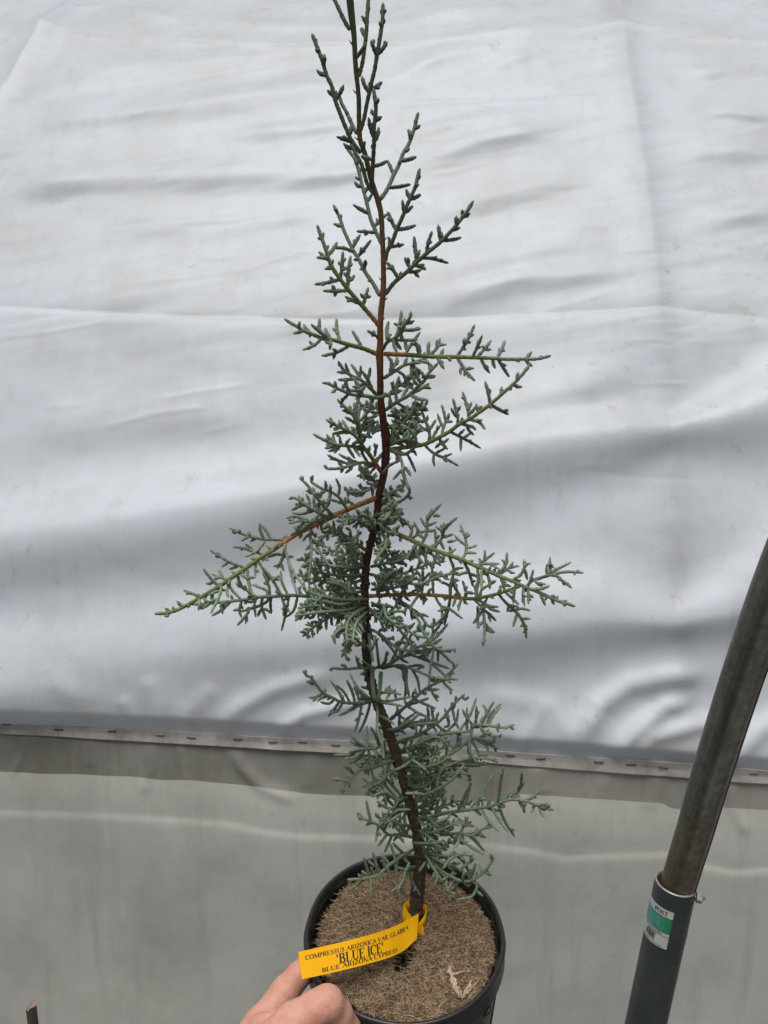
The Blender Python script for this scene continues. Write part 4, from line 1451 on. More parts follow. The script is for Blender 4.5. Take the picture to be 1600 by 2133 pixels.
        # an odd bud or spur
        if l > 26 and len(st) < 3 and rng.random() < 0.35:
            h = rng.uniform(0.3, 0.8)
            q = np.array([np.interp(h * La[-1], La, ax_[:, 0]), np.interp(h * La[-1], La, ax_[:, 1])])
            dv = (ax_[-1] - ax_[0]) / (l + 1e-9)
            an = rng.choice([-1, 1]) * rng.uniform(0.5, 0.9)
            e = q + np.array([dv[0] * math.cos(an) - dv[1] * math.sin(an), dv[0] * math.sin(an) + dv[1] * math.cos(an)]) * rng.uniform(7, 13)
            fd = bd_ + (dtip - bd_) * h
            strand(sb, np.array([q, e]), fd, fd + rng.gauss(0, 0.002), r0 * 0.92, c)
        SPRIGS.append((tot, o, sb))
    return o
# --- the top
branch('A', "580,330 520,230 440,60 385,-60", [], dz=0.004, w0=9, w1=8)
branch('A', "680,850 720,700 745,520 765,350 775,150 792,-80", ["745,270 710,180", "735,410 705,310", "765,150 790,60"], dz=0.01, w0=8.5)
branch('A', "655,640 720,550 765,480", [], dz=0.006, w0=8)
branch('A', "700,1700 600,1560 540,1430 480,1280 420,1120 380,960 320,830 280,690 220,530 160,375", ["300,850 255,820 212,778", "297,720 297,610", "430,1120 432,1010", "440,1110 480,1020 512,945", "380,1080 330,1005", "225,570 203,545", "600,1590 520,1550 435,1520", "650,1690 570,1640 508,1592", "190,455 212,440", "590,1500 590,1400"], dz=0.02, w0=9)
branch('A', "655,1480 600,1370 540,1240 490,1150 465,1060", ["530,1300 538,1225", "590,1370 575,1310"], dz=-0.008, w0=8)
branch('A', "700,1450 740,1310 770,1150 800,1020 825,900 855,780 880,630 905,480 930,320 945,200 950,35", ["780,1030 740,940 715,848", "820,1010 880,960 937,912", "880,620 845,530 813,458", "890,610 940,550 998,470", "925,290 912,240", "938,270 970,222", "945,150 922,112", "948,140 975,108", "820,980 808,915"], dz=0.025, w0=8.5)
branch('A', "826,2008 835,1850 845,1690 850,1560 850,1400 870,1230 860,1100 842,982", ["850,1540 810,1420 788,1308", "860,1590 890,1500 902,1415", "870,1350 937,1298", "850,1280 820,1212", "875,1160 900,1090", "B:600,150 545,125 498,108", "B:620,210 690,185 742,155", "835,1650 828,1605"], dz=0.03, w0=9)
branch('A', "730,1640 748,1572", [], dz=0.004, w0=7)
branch('B', "680,510 740,420 800,290 850,190 890,84 940,0 986,-125 1028,-292", ["890,170 950,140 1012,118", "800,290 770,210 740,150", "760,410 850,395 957,373", "A:1240,1560 1230,1440", "A:1300,1440 1362,1393", "910,80 947,33", "A:1310,1380 1308,1325", "850,190 855,160"], dz=-0.02, w0=9)
branch('B', "725,1080 740,1000 790,900 830,790 880,680 920,580 960,490 1000,400 1020,320 1042,228", ["745,960 750,858", "780,965 840,940 897,930;840,940 845,910;850,940 865,955", "820,800 785,720 743,625", "845,800 920,780 1007,753", "895,640 880,518", "915,650 978,570", "945,500 915,418", "965,520 1052,468", "1010,390 1035,375", "1025,320 1045,290"], dz=0.02, w0=9)
branch('B', "725,1390 800,1290 880,1220 960,1150 1040,1070 1120,1000 1220,920 1310,830 1390,740 1450,660 1490,610 1537,528", ["840,1240 790,1160 733,1092;790,1160 785,1118;770,1150 735,1155", "850,1225 868,1180", "950,1150 920,1090 905,1048;945,1120 935,1050", "970,1120 995,1075", "1010,1090 1000,970 990,857;1015,1060 1047,982;1000,960 980,930", "1100,1010 1120,920 1155,807;1115,950 1115,885;1130,920 1155,905", "1235,900 1225,830 1212,748;1240,870 1247,818", "1260,910 1350,885 1427,866", "1330,800 1417,775", "1370,740 1382,665", "1440,670 1437,612", "1450,680 1508,642", "1060,1060 1160,1060 1307,1102;1160,1060 1202,1038;1230,1080 1250,1070", "1010,1140 1098,1165;1010,1145 1085,1115", "940,1210 1010,1180 1062,1160;990,1205 1038,1235", "1500,600 1515,560"], dz=0.03, w0=9)
branch('B', "690,930 640,820 590,700 560,580 530,460 500,350 470,220 430,110", ["640,820 550,815 457,808;550,815 520,793;560,820 530,845", "620,770 680,700 742,648;650,730 642,688", "565,650 500,610 425,562;520,620 500,590", "570,540 610,450", "500,400 437,347", "490,330 443,308", "560,450 570,390", "450,130 380,50 338,-5", "480,260 515,218", "600,760 595,735"], dz=-0.015, w0=8.5)
branch('B', "605,450 560,380 530,280 500,180 450,90 400,-10", ["555,370 575,390", "520,270 540,230", "480,150 440,185"], dz=0.012, w0=8, pale=1.2)
branch('B', "670,1400 610,1290 540,1190 490,1090 430,990 390,910 340,800 300,680 243,565", ["440,1000 340,965 247,960;340,965 327,945", "430,960 460,890 492,838;445,920 440,880", "480,1040 530,970 592,888;500,1010 500,955", "550,1150 540,1075", "520,1160 485,1160", "310,770 243,738", "300,690 315,652", "460,1080 430,1070", "540,1150 557,1100", "590,1270 560,1265", "270,620 250,590"], dz=-0.02, w0=9)
branch('B', "680,1702 590,1590 520,1510 450,1430 390,1360 320,1270 250,1170 200,1070 170,970 130,860 93,750", ["520,1500 540,1420 565,1328;540,1420 592,1412;535,1430 493,1383", "480,1490 420,1450 350,1413;400,1450 368,1460", "380,1360 280,1360 147,1360;270,1360 255,1412;260,1345 233,1303", "390,1330 380,1200 403,1035;385,1240 338,1188;390,1270 440,1215;395,1130 418,1108", "300,1260 180,1285 68,1300;240,1260 213,1228;160,1290 130,1310", "320,1240 325,1120 330,995;320,1130 288,1085;330,1090 357,1058;330,1170 372,1138", "230,1160 163,1160", "200,1080 108,998", "160,1060 88,1050", "215,1030 250,960 277,908", "150,880 152,818", "130,870 97,870", "230,1110 240,1070", "190,970 197,940"], dz=0.025, w0=10, wood=0.16)
# --- first long pair and the tufts beneath
branch('C', "1095,520 950,460 800,420 700,390 600,360 500,350 400,310 300,270 200,210 130,170 68,128", ["935,450 880,360 818,258", "690,370 650,250 645,128;645,280 603,233;650,300 635,270", "790,450 650,500 478,540;650,500 598,463;640,520 613,578;540,530 520,550", "580,350 540,290 518,230", "560,340 470,280 362,188;450,270 457,125;440,270 422,213;500,300 540,320", "480,350 400,420 268,477;370,390 338,375;350,440 335,470", "350,310 310,240 278,188", "580,370 572,472;565,400 513,385", "270,280 163,292", "235,220 240,155", "350,310 345,332", "140,180 165,195"], dz=0.03, w0=10, wood=0.05)
branch('C', "1100,980 1000,880 920,810 830,770 750,720 700,660 663,598", ["1050,930 1000,820 928,705;1010,800 1020,668", "920,800 870,720 807,632;905,780 915,648", "860,800 760,805 663,805", "790,740 760,680 745,622", "770,720 648,720", "690,640 663,645", "960,850 880,880 820,885", "840,780 880,880 900,960"], dz=0.015, w0=8)
branch('C', "1190,960 1170,990 1100,1005 1000,990 900,980 820,970 720,930 630,890 560,850 488,840", ["1050,940 950,980 850,1020", "800,960 760,880 735,785", "720,930 705,885", "650,890 630,818", "640,900 588,952", "780,970 690,1072", "880,960 880,850 818,778", "870,920 970,870;900,900 780,920", "940,970 890,880", "900,990 870,1080 828,1152", "560,860 550,830", "1060,1010 1020,1100 980,1170"], dz=0.035, w0=8, front=-0.008)
branch('C', "1140,1830 1070,1720 1000,1620 935,1540 900,1420 880,1300 830,1200 760,1130 700,1070 655,1022", ["880,1300 810,1260 738,1218;800,1250 770,1225", "820,1180 708,1145", "880,1300 890,1180 880,1085", "900,1280 980,1180 1062,1028;980,1150 928,1113;1000,1160 1088,1175", "930,1420 860,1330", "960,1400 970,1250 960,1128;970,1250 1115,1195;975,1290 1065,1245", "1000,1410 1060,1258", "1040,1410 1100,1255;1060,1370 1140,1350", "790,1150 795,1088", "690,1080 715,1060", "900,1230 850,1140 840,1060", "940,1400 1000,1440 1040,1440"], dz=0.03, w0=9.5, wood=0.34)
branch('C', "1060,1700 960,1570 880,1460 800,1390 700,1340 620,1300 528,1247", ["800,1390 750,1320 707,1247", "700,1340 670,1255", "620,1310 600,1262", "600,1310 573,1338", "800,1400 700,1390 595,1410;660,1400 655,1440", "960,1540 900,1500 828,1520", "860,1440 850,1370 800,1330", "740,1360 690,1410"], dz=0.035, w0=7)
branch('C', "1000,1600 900,1560 760,1540 650,1530 560,1500 480,1460 387,1408", ["600,1510 570,1460 533,1412", "650,1520 605,1418", "720,1530 680,1428", "740,1540 800,1455", "650,1540 513,1565", "700,1550 630,1575 553,1602", "690,1560 618,1622", "760,1560 850,1680", "830,1560 912,1662", "460,1470 428,1438", "820,1540 870,1480", "530,1490 535,1450"], dz=0.04, w0=7, pale=1.08)
branch('C', "1100,1760 1000,1730 900,1730 800,1760 680,1790 528,1797", ["820,1750 660,1700 543,1640;660,1700 568,1690", "850,1730 770,1660", "900,1720 780,1690 668,1630", "720,1780 660,1712", "830,1760 743,1842", "900,1740 930,1860 955,1930", "1000,1740 960,1840 868,1880", "1080,1800 1000,1860 950,1900", "1000,1720 940,1640 920,1570", "1080,1690 1160,1610", "1070,1660 1100,1520", "960,1780 1010,1900"], dz=0.03, w0=7)
branch('C', "1095,325 1040,290 988,258", ["1060,300 1038,322", "1072,290 1060,258"], dz=0.006, w0=6)
branch('D', "75,370 110,310 180,270 230,220 260,160 310,90 322,38", ["180,270 210,200 230,100 235,28;215,160 168,140;228,110 248,60", "100,290 110,200 125,123;115,260 152,238", "260,210 330,200 407,188", "160,290 280,290 382,285", "230,270 250,200 265,92", "280,150 350,118", "250,180 200,170", "190,320 235,372", "200,310 200,400", "270,300 275,372", "240,230 250,290", "140,290 95,250"], dz=0.03, w0=7.5, pale=1.15)
branch('D', "85,410 250,415 400,425 550,435 700,435 850,440 1000,445 1150,455 1300,455 1400,455 1470,445 1548,424", ["480,410 545,360 577,272;545,350 552,283;560,350 632,328", "480,400 480,302", "270,400 340,300 402,218;330,310 350,270", "550,440 580,490 612,542", "580,415 607,363", "720,420 780,350 830,260 880,153;790,330 790,268;810,310 847,305;825,250 823,222;850,260 873,238;790,370 803,375", "860,420 910,330 945,247;905,340 915,278;890,360 940,345", "900,420 970,360 1027,288;960,360 948,333;970,375 1028,370", "1075,430 1120,360 1145,288;1125,385 1147,380", "1330,450 1382,388", "720,440 770,510 810,570 882,647;800,535 872,535;775,510 758,592;790,560 787,605;830,570 832,622", "930,460 970,520 1012,578;980,500 1002,532", "1040,460 1060,538", "1080,460 1130,530 1182,612;1110,500 1157,515", "1320,460 1387,520", "640,440 668,477", "1230,460 1272,480", "440,410 440,393", "395,400 370,330 355,300", "395,370 392,323", "1440,450 1470,430"], dz=0.02, w0=10, w1=6.5, wood=0.14)
branch('D', "85,620 180,560 260,510 330,490 410,460 470,440", ["190,550 260,600 290,680 342,717;270,610 322,610", "140,580 190,480 200,430;180,500 218,468", "130,580 150,480 110,430", "280,500 350,490 412,490", "250,500 280,460 292,440", "440,450 480,500 482,560", "320,500 350,560 390,640", "330,520 320,600 290,660 290,740", "380,620 380,535", "340,540 425,575", "400,470 440,480 480,490", "350,480 330,440"], dz=-0.02, w0=8)
branch('D', "100,900 200,830 290,780 380,700 440,640 490,560 557,493", ["290,760 400,720 482,668;440,690 498,715", "190,830 190,720 217,605;192,700 185,690", "145,850 145,727", "310,770 465,810;320,800 440,815;465,815 415,890", "410,670 380,620 350,540", "460,620 522,608 490,595", "390,690 350,650 350,600", "200,850 300,890 420,900 475,905", "470,570 440,610 410,560", "490,570 515,518", "240,810 290,700", "130,870 125,820"], dz=0.02, w0=8)
branch('D', "140,1245 260,1230 380,1215 470,1190 570,1140 660,1090 740,1030 850,970 950,900 1030,840 1120,760 1200,690 1270,620 1330,550 1362,503", ["470,1180 480,1090 410,900;485,1090 383,1022;485,1080 542,983;470,1000 467,947", "480,1150 540,1090 577,1037", "580,1110 610,1040 657,957;600,1060 553,932;605,1000 590,857;630,970 652,928;650,1020 687,1005", "720,1030 730,960 687,798;720,970 673,882;735,920 757,867;735,930 742,957", "825,980 820,900 773,743;825,900 852,832;830,940 887,868;790,800 763,793", "770,1040 768,965", "1000,830 1000,760 970,647;1000,770 1007,712", "910,910 893,848;930,890 947,868", "1105,760 1115,697", "1250,640 1265,570", "1230,690 1298,697", "1020,860 1100,900 1178,940;1000,880 1022,892", "830,990 920,1010 972,1072;880,1010 948,988;890,1000 912,978", "770,1050 860,1050 887,1080;800,1050 872,1122", "680,1120 800,1160 933,1237;780,1150 852,1097;750,1160 757,1262;730,1130 790,1070;830,1170 852,1165", "550,1110 590,1190 642,1247;600,1190 652,1150;600,1180 533,1237", "440,1235 520,1280 630,1330 738,1392;530,1280 622,1235;600,1310 682,1285;520,1290 530,1397;590,1320 638,1362", "1330,560 1325,535", "1190,700 1195,730"], dz=0.045, w0=9, wood=0.2)
branch('D', "140,1200 200,1130 240,1050 290,980 340,920 425,880", ["330,930 340,830", "280,1000 290,900", "360,980 380,1090 340,1100", "250,1030 190,990"], auto=(16, 32), dz=0.02, w0=7)
branch('D', "130,1190 170,1100 190,1000 205,900", [], auto=(12, 30), dz=-0.02, w0=7)
branch('D', "140,1210 250,1160 350,1140 365,1060 330,1000", [], auto=(14, 30), dz=0.025, w0=7)
branch('D', "120,1060 220,1020 330,1030 400,970", [], auto=(13, 28), dz=-0.015, w0=6.5)
branch('D', "130,1255 250,1290 330,1250 365,1190 355,1130 300,1070 230,1030", [], dz=0.03, w0=7, w1=6, auto=(5, 24))
branch('D', "130,1240 200,1270 240,1360 260,1470 298,1600", ["290,1290 330,1370 363,1447", "250,1390 322,1480", "240,1420 163,1512", "130,1260 220,1270 300,1300", "230,1340 130,1390 68,1462", "150,1300 220,1340", "240,1460 260,1480", "200,1280 190,1360"], dz=0.02, w0=7)
# --- the wide lower limbs
branch('E', "1867,225 1700,290 1550,355 1400,430 1250,500 1120,575 1000,660 900,720 760,820 640,900 540,970 420,1040 300,1110 200,1160 120,1185 10,1195", ["1110,580 1000,575 900,570 780,540 700,510 630,478;920,570 890,500 885,435;980,560 930,490 895,450;800,560 727,588;860,570 807,595;700,515 653,513;720,515 710,487;800,545 790,508", "920,690 820,670 740,645 660,635;830,670 762,615;740,650 730,668", "930,590 860,670 765,720", "760,800 650,770 560,720 470,662;620,780 567,807;710,800 630,823;550,720 512,715;560,720 528,678;600,750 577,740", "620,900 590,900 485,860;580,890 543,817", "530,945 470,890 412,815;500,930 433,940", "390,1045 320,1025 250,997;300,1020 270,1030", "240,1105 195,1087", "1100,600 1090,680 1050,780 1000,800;1070,700 947,725;1070,710 1168,718;1060,770 1087,838;1050,770 1030,822", "1090,620 1120,740 1150,880 1195,1030;1130,760 1170,850 1245,955", "1000,660 1040,600", "860,760 848,885", "780,810 790,920 820,1020 870,1050;770,900 848,895;780,910 718,858", "900,800 970,880 1020,960 1068,1040;1000,920 1042,867;990,860 1055,915", "890,780 960,900 940,920", "630,930 650,990 730,1075;600,960 622,1062", "570,960 550,1040 475,1192;550,1000 455,1040;520,1060 447,1092", "380,1070 373,1165", "500,1020 480,1090 398,1158", "220,1140 193,1175", "130,1185 123,1207", "140,1170 92,1148", "920,730 958,752", "520,990 600,1000", "700,870 720,940 760,1000"], dz=0.05, w0=11.5, w1=6.5, wood=0.47)
branch('E', "1786,1071 1600,1075 1450,1060 1300,1050 1150,1040 1000,1050 880,1055 760,1075 640,1090 540,1100 420,1110 305,1115", ["1000,1060 900,1120 780,1160 722,1177", "910,1070 900,1130 937,1242;905,1150 867,1218;915,1150 978,1192", "980,1060 982,1190", "860,1070 840,1120 852,1222", "740,1090 715,1160 732,1225;715,1160 662,1170", "650,1100 570,1160 485,1212", "570,1100 577,1195", "800,1150 770,1210 697,1292;775,1210 765,1278", "1065,1050 1090,1130 1080,1213", "1130,1040 1105,1180 1065,1338", "1200,1060 1170,1160 1108,1222", "970,1040 960,960 908,845", "870,1050 780,1000 687,930;740,980 688,940", "940,1040 940,1000 818,950", "1120,1030 1070,930 1060,835", "880,1110 778,1095", "470,1110 440,1090 410,1060", "500,1100 470,1050", "420,1110 385,1155"], dz=0.03, w0=8, w1=6)
branch('E', "1610,320 1550,230 1480,180 1400,150 1305,92", ["1545,210 1550,140 1518,65", "1470,180 1470,115", "1440,150 1430,85", "1580,280 1500,250 1440,240"], dz=0.01, w0=6.5, front=-0.02)
branch('E', "1520,390 1420,300 1340,200 1280,120 1215,62", ["1300,150 1390,230;1400,240 1400,167", "1340,200 1325,135", "1330,200 1278,172", "1400,290 1460,250 1480,180", "1390,280 1330,300"], dz=0.015, w0=6.5, front=-0.025)
branch('E', "1480,400 1350,340 1250,280 1200,240 1145,218", ["1250,270 1207,208", "1240,300 1148,332", "1260,330 1178,278", "1300,320 1270,195", "1350,330 1340,195", "1320,370 1240,360 1158,355", "1300,310 1258,258", "1380,350 1390,240"], dz=0.02, w0=6.5, front=-0.025, auto=(5, 20))
branch('E', "1440,420 1300,430 1220,420 1128,440", ["1300,400 1180,380 1102,397;1180,385 1168,402", "1300,430 1250,400", "1390,350 1440,440", "1400,350 1460,270 1472,125", "1250,480 1200,490 1168,463", "1350,470 1240,490 1145,532"], dz=0.02, w0=6.5, front=-0.022)
branch('G', "-324,307 -180,350 -60,400 60,455 180,505 300,550 450,600 560,650 680,700 800,755 920,800 1050,860 1130,890 1220,930 1330,980 1400,1000 1502,1036", ["85,450 130,350 130,185;140,290 222,253;140,260 180,127;150,240 265,85;190,205 255,205;130,340 208,323;100,410 22,373;100,330 65,345 8,252;80,310 68,212", "190,480 270,400 290,258;285,390 260,275;295,390 337,262;290,410 270,340 207,293;310,420 372,368;320,440 403,425;320,350 413,212;270,450 290,512", "210,500 215,420 200,315", "460,590 490,530 490,420 440,277;490,470 383,373;500,490 598,468;495,550 592,545;490,390 533,368;470,340 433,328;500,370 515,352", "330,560 400,503;350,540 340,478", "600,640 690,590 758,537;650,600 665,512;620,620 610,588", "600,640 700,640 802,692;690,630 802,642", "780,720 860,650 872,535;860,640 822,602", "790,730 880,690 932,622;880,680 985,663;880,700 948,727;850,700 818,690", "700,710 720,667", "920,780 1000,740 1050,650 1093,638;1040,680 1033,598;1060,700 1060,790", "1070,830 1115,695", "1050,840 1120,790 1220,760 1320,700 1463,628;1240,740 1240,660;1270,720 1270,577;1270,640 1308,682;1270,640 1232,658;1320,710 1330,678;1230,750 1290,700", "1150,790 1230,755 1320,750 1400,810 1473,867;1350,780 1360,802;1390,800 1402,842;1420,800 1452,832", "1200,770 1330,730 1440,715 1582,725;1490,720 1497,747;1510,720 1542,700", "1130,800 1200,850;1150,820 1233,830", "1100,880 1200,870 1268,843", "1180,910 1227,1028", "1240,930 1230,980", "1300,960 1348,940", "1280,970 1312,1017", "1380,1000 1407,1037", "1390,1000 1427,985", "1060,880 1070,1012;1070,920 1118,957", "1030,850 1020,930 1035,1032;1020,900 1012,1000", "950,830 940,900 930,1007", "810,760 840,840 850,900;840,840 908,850;840,840 798,867", "460,620 520,720 560,855;530,730 642,780;520,720 412,745;540,800 582,800", "670,710 710,800 712,877;720,820 773,800;690,740 680,700", "330,570 380,700 350,830 340,930;370,790 433,800;380,700 470,680", "600,660 605,800 580,962", "640,690 640,882", "150,500 120,560 130,690", "40,460 -30,550 -60,600", "230,530 200,620 180,690", "-40,420 -10,330 -60,250", "20,440 40,560 100,640"], dz=0.04, w0=10, w1=6.5, wood=0.13, pale=1.08)
branch('G', "-418,942 -200,930 0,925 150,930 300,940 450,960 560,965 680,945 800,915 900,880 1003,848", ["560,965 640,1050 660,1150 665,1260 650,1405;660,1170 588,1232;670,1180 757,1277;670,1230 748,1282;650,1370 633,1360;665,1340 682,1352;620,1080 557,1197", "590,985 700,1030 793,1042;700,1030 720,1060 808,1087;690,1080 607,1070", "600,1040 595,1203;640,1090 613,1243", "640,1060 710,1110 772,1172;700,1110 722,1182", "640,1030 692,957", "790,920 860,1000 950,1080 1010,1160 1040,1240 1052,1333;950,1060 1088,1075;960,1110 927,1225;1010,1150 1088,1150;1030,1210 1063,1225;1010,1210 998,1227;1030,1240 1063,1252;1040,1270 1023,1275;930,1090 893,1085;880,1030 875,1088;900,1010 980,1040", "850,900 920,960 983,1022", "490,950 460,797", "480,940 500,910 585,920", "200,940 260,1030 340,1060 462,1152;260,1040 270,1153;320,1070 228,1080", "250,985 330,970", "350,940 330,1050 290,1213", "460,970 420,1082", "400,960 368,1042", "80,930 138,975", "80,930 90,800 28,697;90,800 162,718;85,820 85,657", "30,920 100,830 200,760 263,718", "190,925 180,700 160,615", "350,935 340,850 237,798;350,870 412,778", "450,940 380,840 368,798", "600,940 580,860 622,798", "620,930 640,880 762,808", "-60,925 -100,830 -180,790", "-120,930 -60,850 -20,750", "-180,930 -150,1010 -200,1080", "60,930 0,1010 -30,1080"], dz=0.03, w0=8.5, w1=6.5, wood=0.62)
# --- the crowded middle
CRD = [("720,740 640,680 540,610 420,540 340,510", 0.14, 12, 26, 0.03), ("690,1000 600,900 520,860 450,800", 0, 10, 24, 0.02), ("720,960 600,970 450,970 260,930 120,800", 0, 14, 28, 0.035),
       ("700,1010 560,1050 430,1050 250,1010 80,960", 0, 14, 28, 0.03), ("740,1190 600,1200 450,1190 300,1160 150,1110", 0, 15, 30, 0.05), ("740,1220 600,1250 400,1350 250,1440 135,1537", 0, 17, 26, 0.055),
       ("720,1250 560,1330 400,1290 260,1250 90,1275", 0, 16, 27, 0.06), ("700,1230 560,1290 330,1310 60,1345", 0, 16, 25, 0.06), ("730,1260 580,1360 540,1480 550,1595", 0, 11, 24, 0.05),
       ("740,1300 640,1400 610,1500 600,1590", 0, 10, 24, 0.05), ("780,1250 880,1250 910,1350 1000,1420", 0, 7, 22, 0.03), ("760,1280 860,1390 960,1420 1100,1470", 0, 9, 22, 0.03), ("820,1160 900,1010 985,925", 0, 9, 24, 0.03),
       ("860,330 930,250 970,200 1072,158", 0, 7, 22, 0.02), ("870,270 1000,300 1122,212 1090,100 1048,-10", 0, 3, 18, 0.03), ("830,560 900,500 960,400 950,300", 0, 10, 24, 0.02), ("820,570 740,430 640,400", 0, 9, 24, 0.03),
       ("790,560 900,610 900,700 830,800 820,860", 0, 8, 22, 0.03), ("770,890 900,860 1000,850 1100,800 1250,735", 0, 12, 22, 0.03), ("760,960 880,990 960,1020 1115,1000", 0, 8, 20, 0.03), ("340,330 215,530 215,700 210,850 190,1020", 0, 11, 24, 0.045),
       ("400,560 270,680 340,820 400,900", 0, 8, 20, 0.04), ("760,560 700,470 560,450 480,480", 0, 12, 24, 0.03), ("740,820 620,760 560,680 470,640", 0, 10, 22, -0.02), ("720,900 600,820 590,700 600,610", 0, 8, 20, 0.03),
       ("860,180 920,220 950,320 930,420 860,470", 0, 11, 22, 0.02), ("870,240 950,330 1020,380 1050,480 1130,500", 0, 9, 20, -0.02), ("800,470 850,500 930,570 1020,560", 0, 8, 20, 0.03),
       ("690,1120 560,1130 480,1060 360,1030", 0, 13, 24, 0.04), ("700,1160 500,1240 330,1210 170,1190", 0, 15, 24, 0.07), ("740,1340 620,1440 480,1470 410,1560", 0, 11, 22, 0.05), ("830,90 740,180 640,200 535,195", 0, 9, 20, 0.02), ("810,120 770,60 700,20 690,-40", 0, 7, 20, 0.02)]
for a, wd, n, ln, dz in CRD:
    branch('F', a, [], dz=dz * rng.uniform(0.7, 1.2), w0=7 if not wd else 8.5, wood=wd, auto=(int(n * 1.4), ln * 1.15), pale=rng.uniform(0.95, 1.15))
# --- below the limbs
branch('H', "735,490 850,460 930,410 1010,370 1120,300 1230,280 1330,330 1465,318", ["850,460 900,370 980,210 1085,75;930,330 918,258", "900,440 980,340 1063,165", "960,420 1100,360 1240,340", "1200,290 1260,270 1335,225", "1180,290 1300,190 1393,85;1250,230 1300,160", "1240,300 1340,360 1435,455;1300,340 1300,442", "1150,300 1250,190 1240,77;1250,200 1370,0", "1020,350 1250,320 1425,347", "1240,350 1230,500 1215,662", "1000,370 1060,300 1040,218", "1080,330 1000,210 838,15", "910,420 910,370 800,230 718,158", "960,250 1085,250", "1330,330 1420,345", "1100,320 1180,370 1240,340"], dz=0.035, w0=7, wood=0)
branch('H', "720,490 640,500 560,495 450,505 312,495", ["575,490 540,382", "610,490 568,438"], dz=0.02, w0=6)
branch('H', "755,495 745,400 726,225", [], dz=0.02, w0=6)
branch('H', "780,480 810,430 828,338", ["810,440 845,350"], dz=0.015, w0=8)
branch('H', "720,500 690,490 595,428", [], dz=0.02, w0=6)
branch('H', "780,500 950,470 1100,520 1250,580 1405,602", ["1060,500 1110,600 1132,722", "960,480 1000,650 990,803", "1010,500 1040,780", "1120,400 1180,400 1405,603", "1050,370 1100,390 1405,502", "900,490 1005,542", "1000,490 1120,470 1175,485", "970,500 980,590 1000,620"], dz=0.03, w0=6)
branch('H', "830,990 860,970 920,920 1000,850 1080,780 1170,700 1250,650 1350,600 1420,530 1485,455", ["1010,840 1110,810 1218,773", "1080,790 1180,830 1280,872", "1020,850 1110,910 1203,947", "1190,705 1313,693", "1230,680 1300,808", "1340,620 1440,703", "1330,625 1482,603", "1110,750 1088,678", "1420,540 1452,547", "1000,830 980,770", "920,925 1020,990;1000,970 1093,913", "950,900 940,1040 950,1080"], dz=0.03, w0=8)
branch('H', "740,795 600,820 490,820 400,810 320,770 240,730 180,660 130,590 80,560 48,520", ["700,790 560,680 478,540", "690,790 590,740 518,665", "535,810 500,700 453,605", "575,810 520,670", "440,800 370,700 303,610", "490,810 430,720 358,652", "230,740 170,765 103,772", "280,770 183,802", "340,790 290,825 208,810", "380,820 330,890 282,943", "420,820 370,890 308,908", "560,840 460,900 382,935", "700,850 538,860", "160,650 98,630", "130,600 130,562", "595,840 570,960 528,1085;570,910 613,925;560,950 530,988", "680,850 660,870 620,990 568,1093", "100,570 70,560"], dz=0.04, w0=7)
branch('H', "735,800 850,800 1033,763", [], dz=0.02, w0=6, front=-0.008)
branch('H', "735,810 850,825 968,846", [], dz=0.02, w0=6, front=-0.008)
branch('H', "720,820 740,900 740,1060 795,1243", [], dz=0.012, w0=7, front=-0.010, pale=1.2)
branch('H', "740,730 850,720 963,742", ["880,725 907,688", "860,722 870,682", "810,722 822,668", "835,720 857,653", "900,735 912,782", "860,730 818,792"], dz=0.02, w0=6, pale=1.25, front=-0.006)
branch('H', "690,480 695,650 712,795", [], dz=0.004, w0=10, w1=9, front=-0.008)
branch('H', "772,530 760,700 738,805", [], dz=0.004, w0=9, w1=8, front=-0.006)
branch('H', "740,925 830,970 893,1017", [], dz=0.014, w0=6, front=-0.006)
branch('H', "790,1060 890,1065 1000,1010 1080,960 1133,918", ["990,1020 1135,990"], dz=0.02, w0=7)
branch('H', "850,1090 990,1040 1130,1015 1283,1000", [], dz=0.025, w0=7, auto=(4, 20))
branch('H', "690,700 588,668", [], dz=0.012, w0=6)
branch('H', "660,180 680,330 700,440", ["690,350 640,280", "680,340 725,190"], dz=0.01, w0=7, front=-0.008)
branch('I', "500,450 620,400 720,370 800,320 880,270 950,200 1020,110 1112,22", ["800,310 800,128", "860,260 833,148", "870,260 897,172", "940,300 980,270 945,140", "960,340 1040,250 1060,145", "1060,310 1000,92", "1030,90 1040,35", "880,290 960,340 1003,362", "850,300 885,373", "740,360 760,290"], dz=0.03, w0=7)
branch('I', "560,520 700,480 820,420 920,360 1050,340 1150,330 1200,280 1260,280 1340,290 1440,300 1528,278", ["1060,320 1150,210 1210,55", "1190,270 1210,120", "1190,290 1093,148", "1130,330 1130,135", "1250,280 1300,180 1357,82;1270,190 1260,110", "1290,270 1330,190 1415,102", "1310,270 1350,200 1418,122", "1230,320 1290,350 1390,375 1422,355", "1380,300 1392,342", "1240,290 1262,207", "1200,320 1315,290", "1470,295 1440,312", "1190,310 1150,460 1212,602", "1450,295 1490,300", "1390,295 1400,262"], dz=0.04, w0=7, pale=1.06)
branch('I', "560,560 760,560 900,560 1000,520 1100,450 1180,390 1280,405 1372,420", ["1050,480 1060,337", "1190,410 1290,440 1363,430", "1170,400 1250,582", "1260,420 1313,502", "1270,420 1398,482", "1140,430 1160,540 1212,602", "1000,520 1042,438", "1090,460 1162,398", "1220,400 1315,318", "960,550 960,447"], dz=0.03, w0=7, auto=(6, 22))
branch('I', "560,600 800,640 920,640 1050,590 1150,560 1300,560 1393,592", ["1060,590 1113,612", "990,620 1200,620 1315,590", "950,640 900,700 880,793", "1090,575 1203,562"], dz=0.035, w0=6.5, auto=(7, 22))
branch('I', "590,700 760,720 900,690 1050,680 1175,695", [], dz=0.03, w0=6.5, auto=(13, 24))
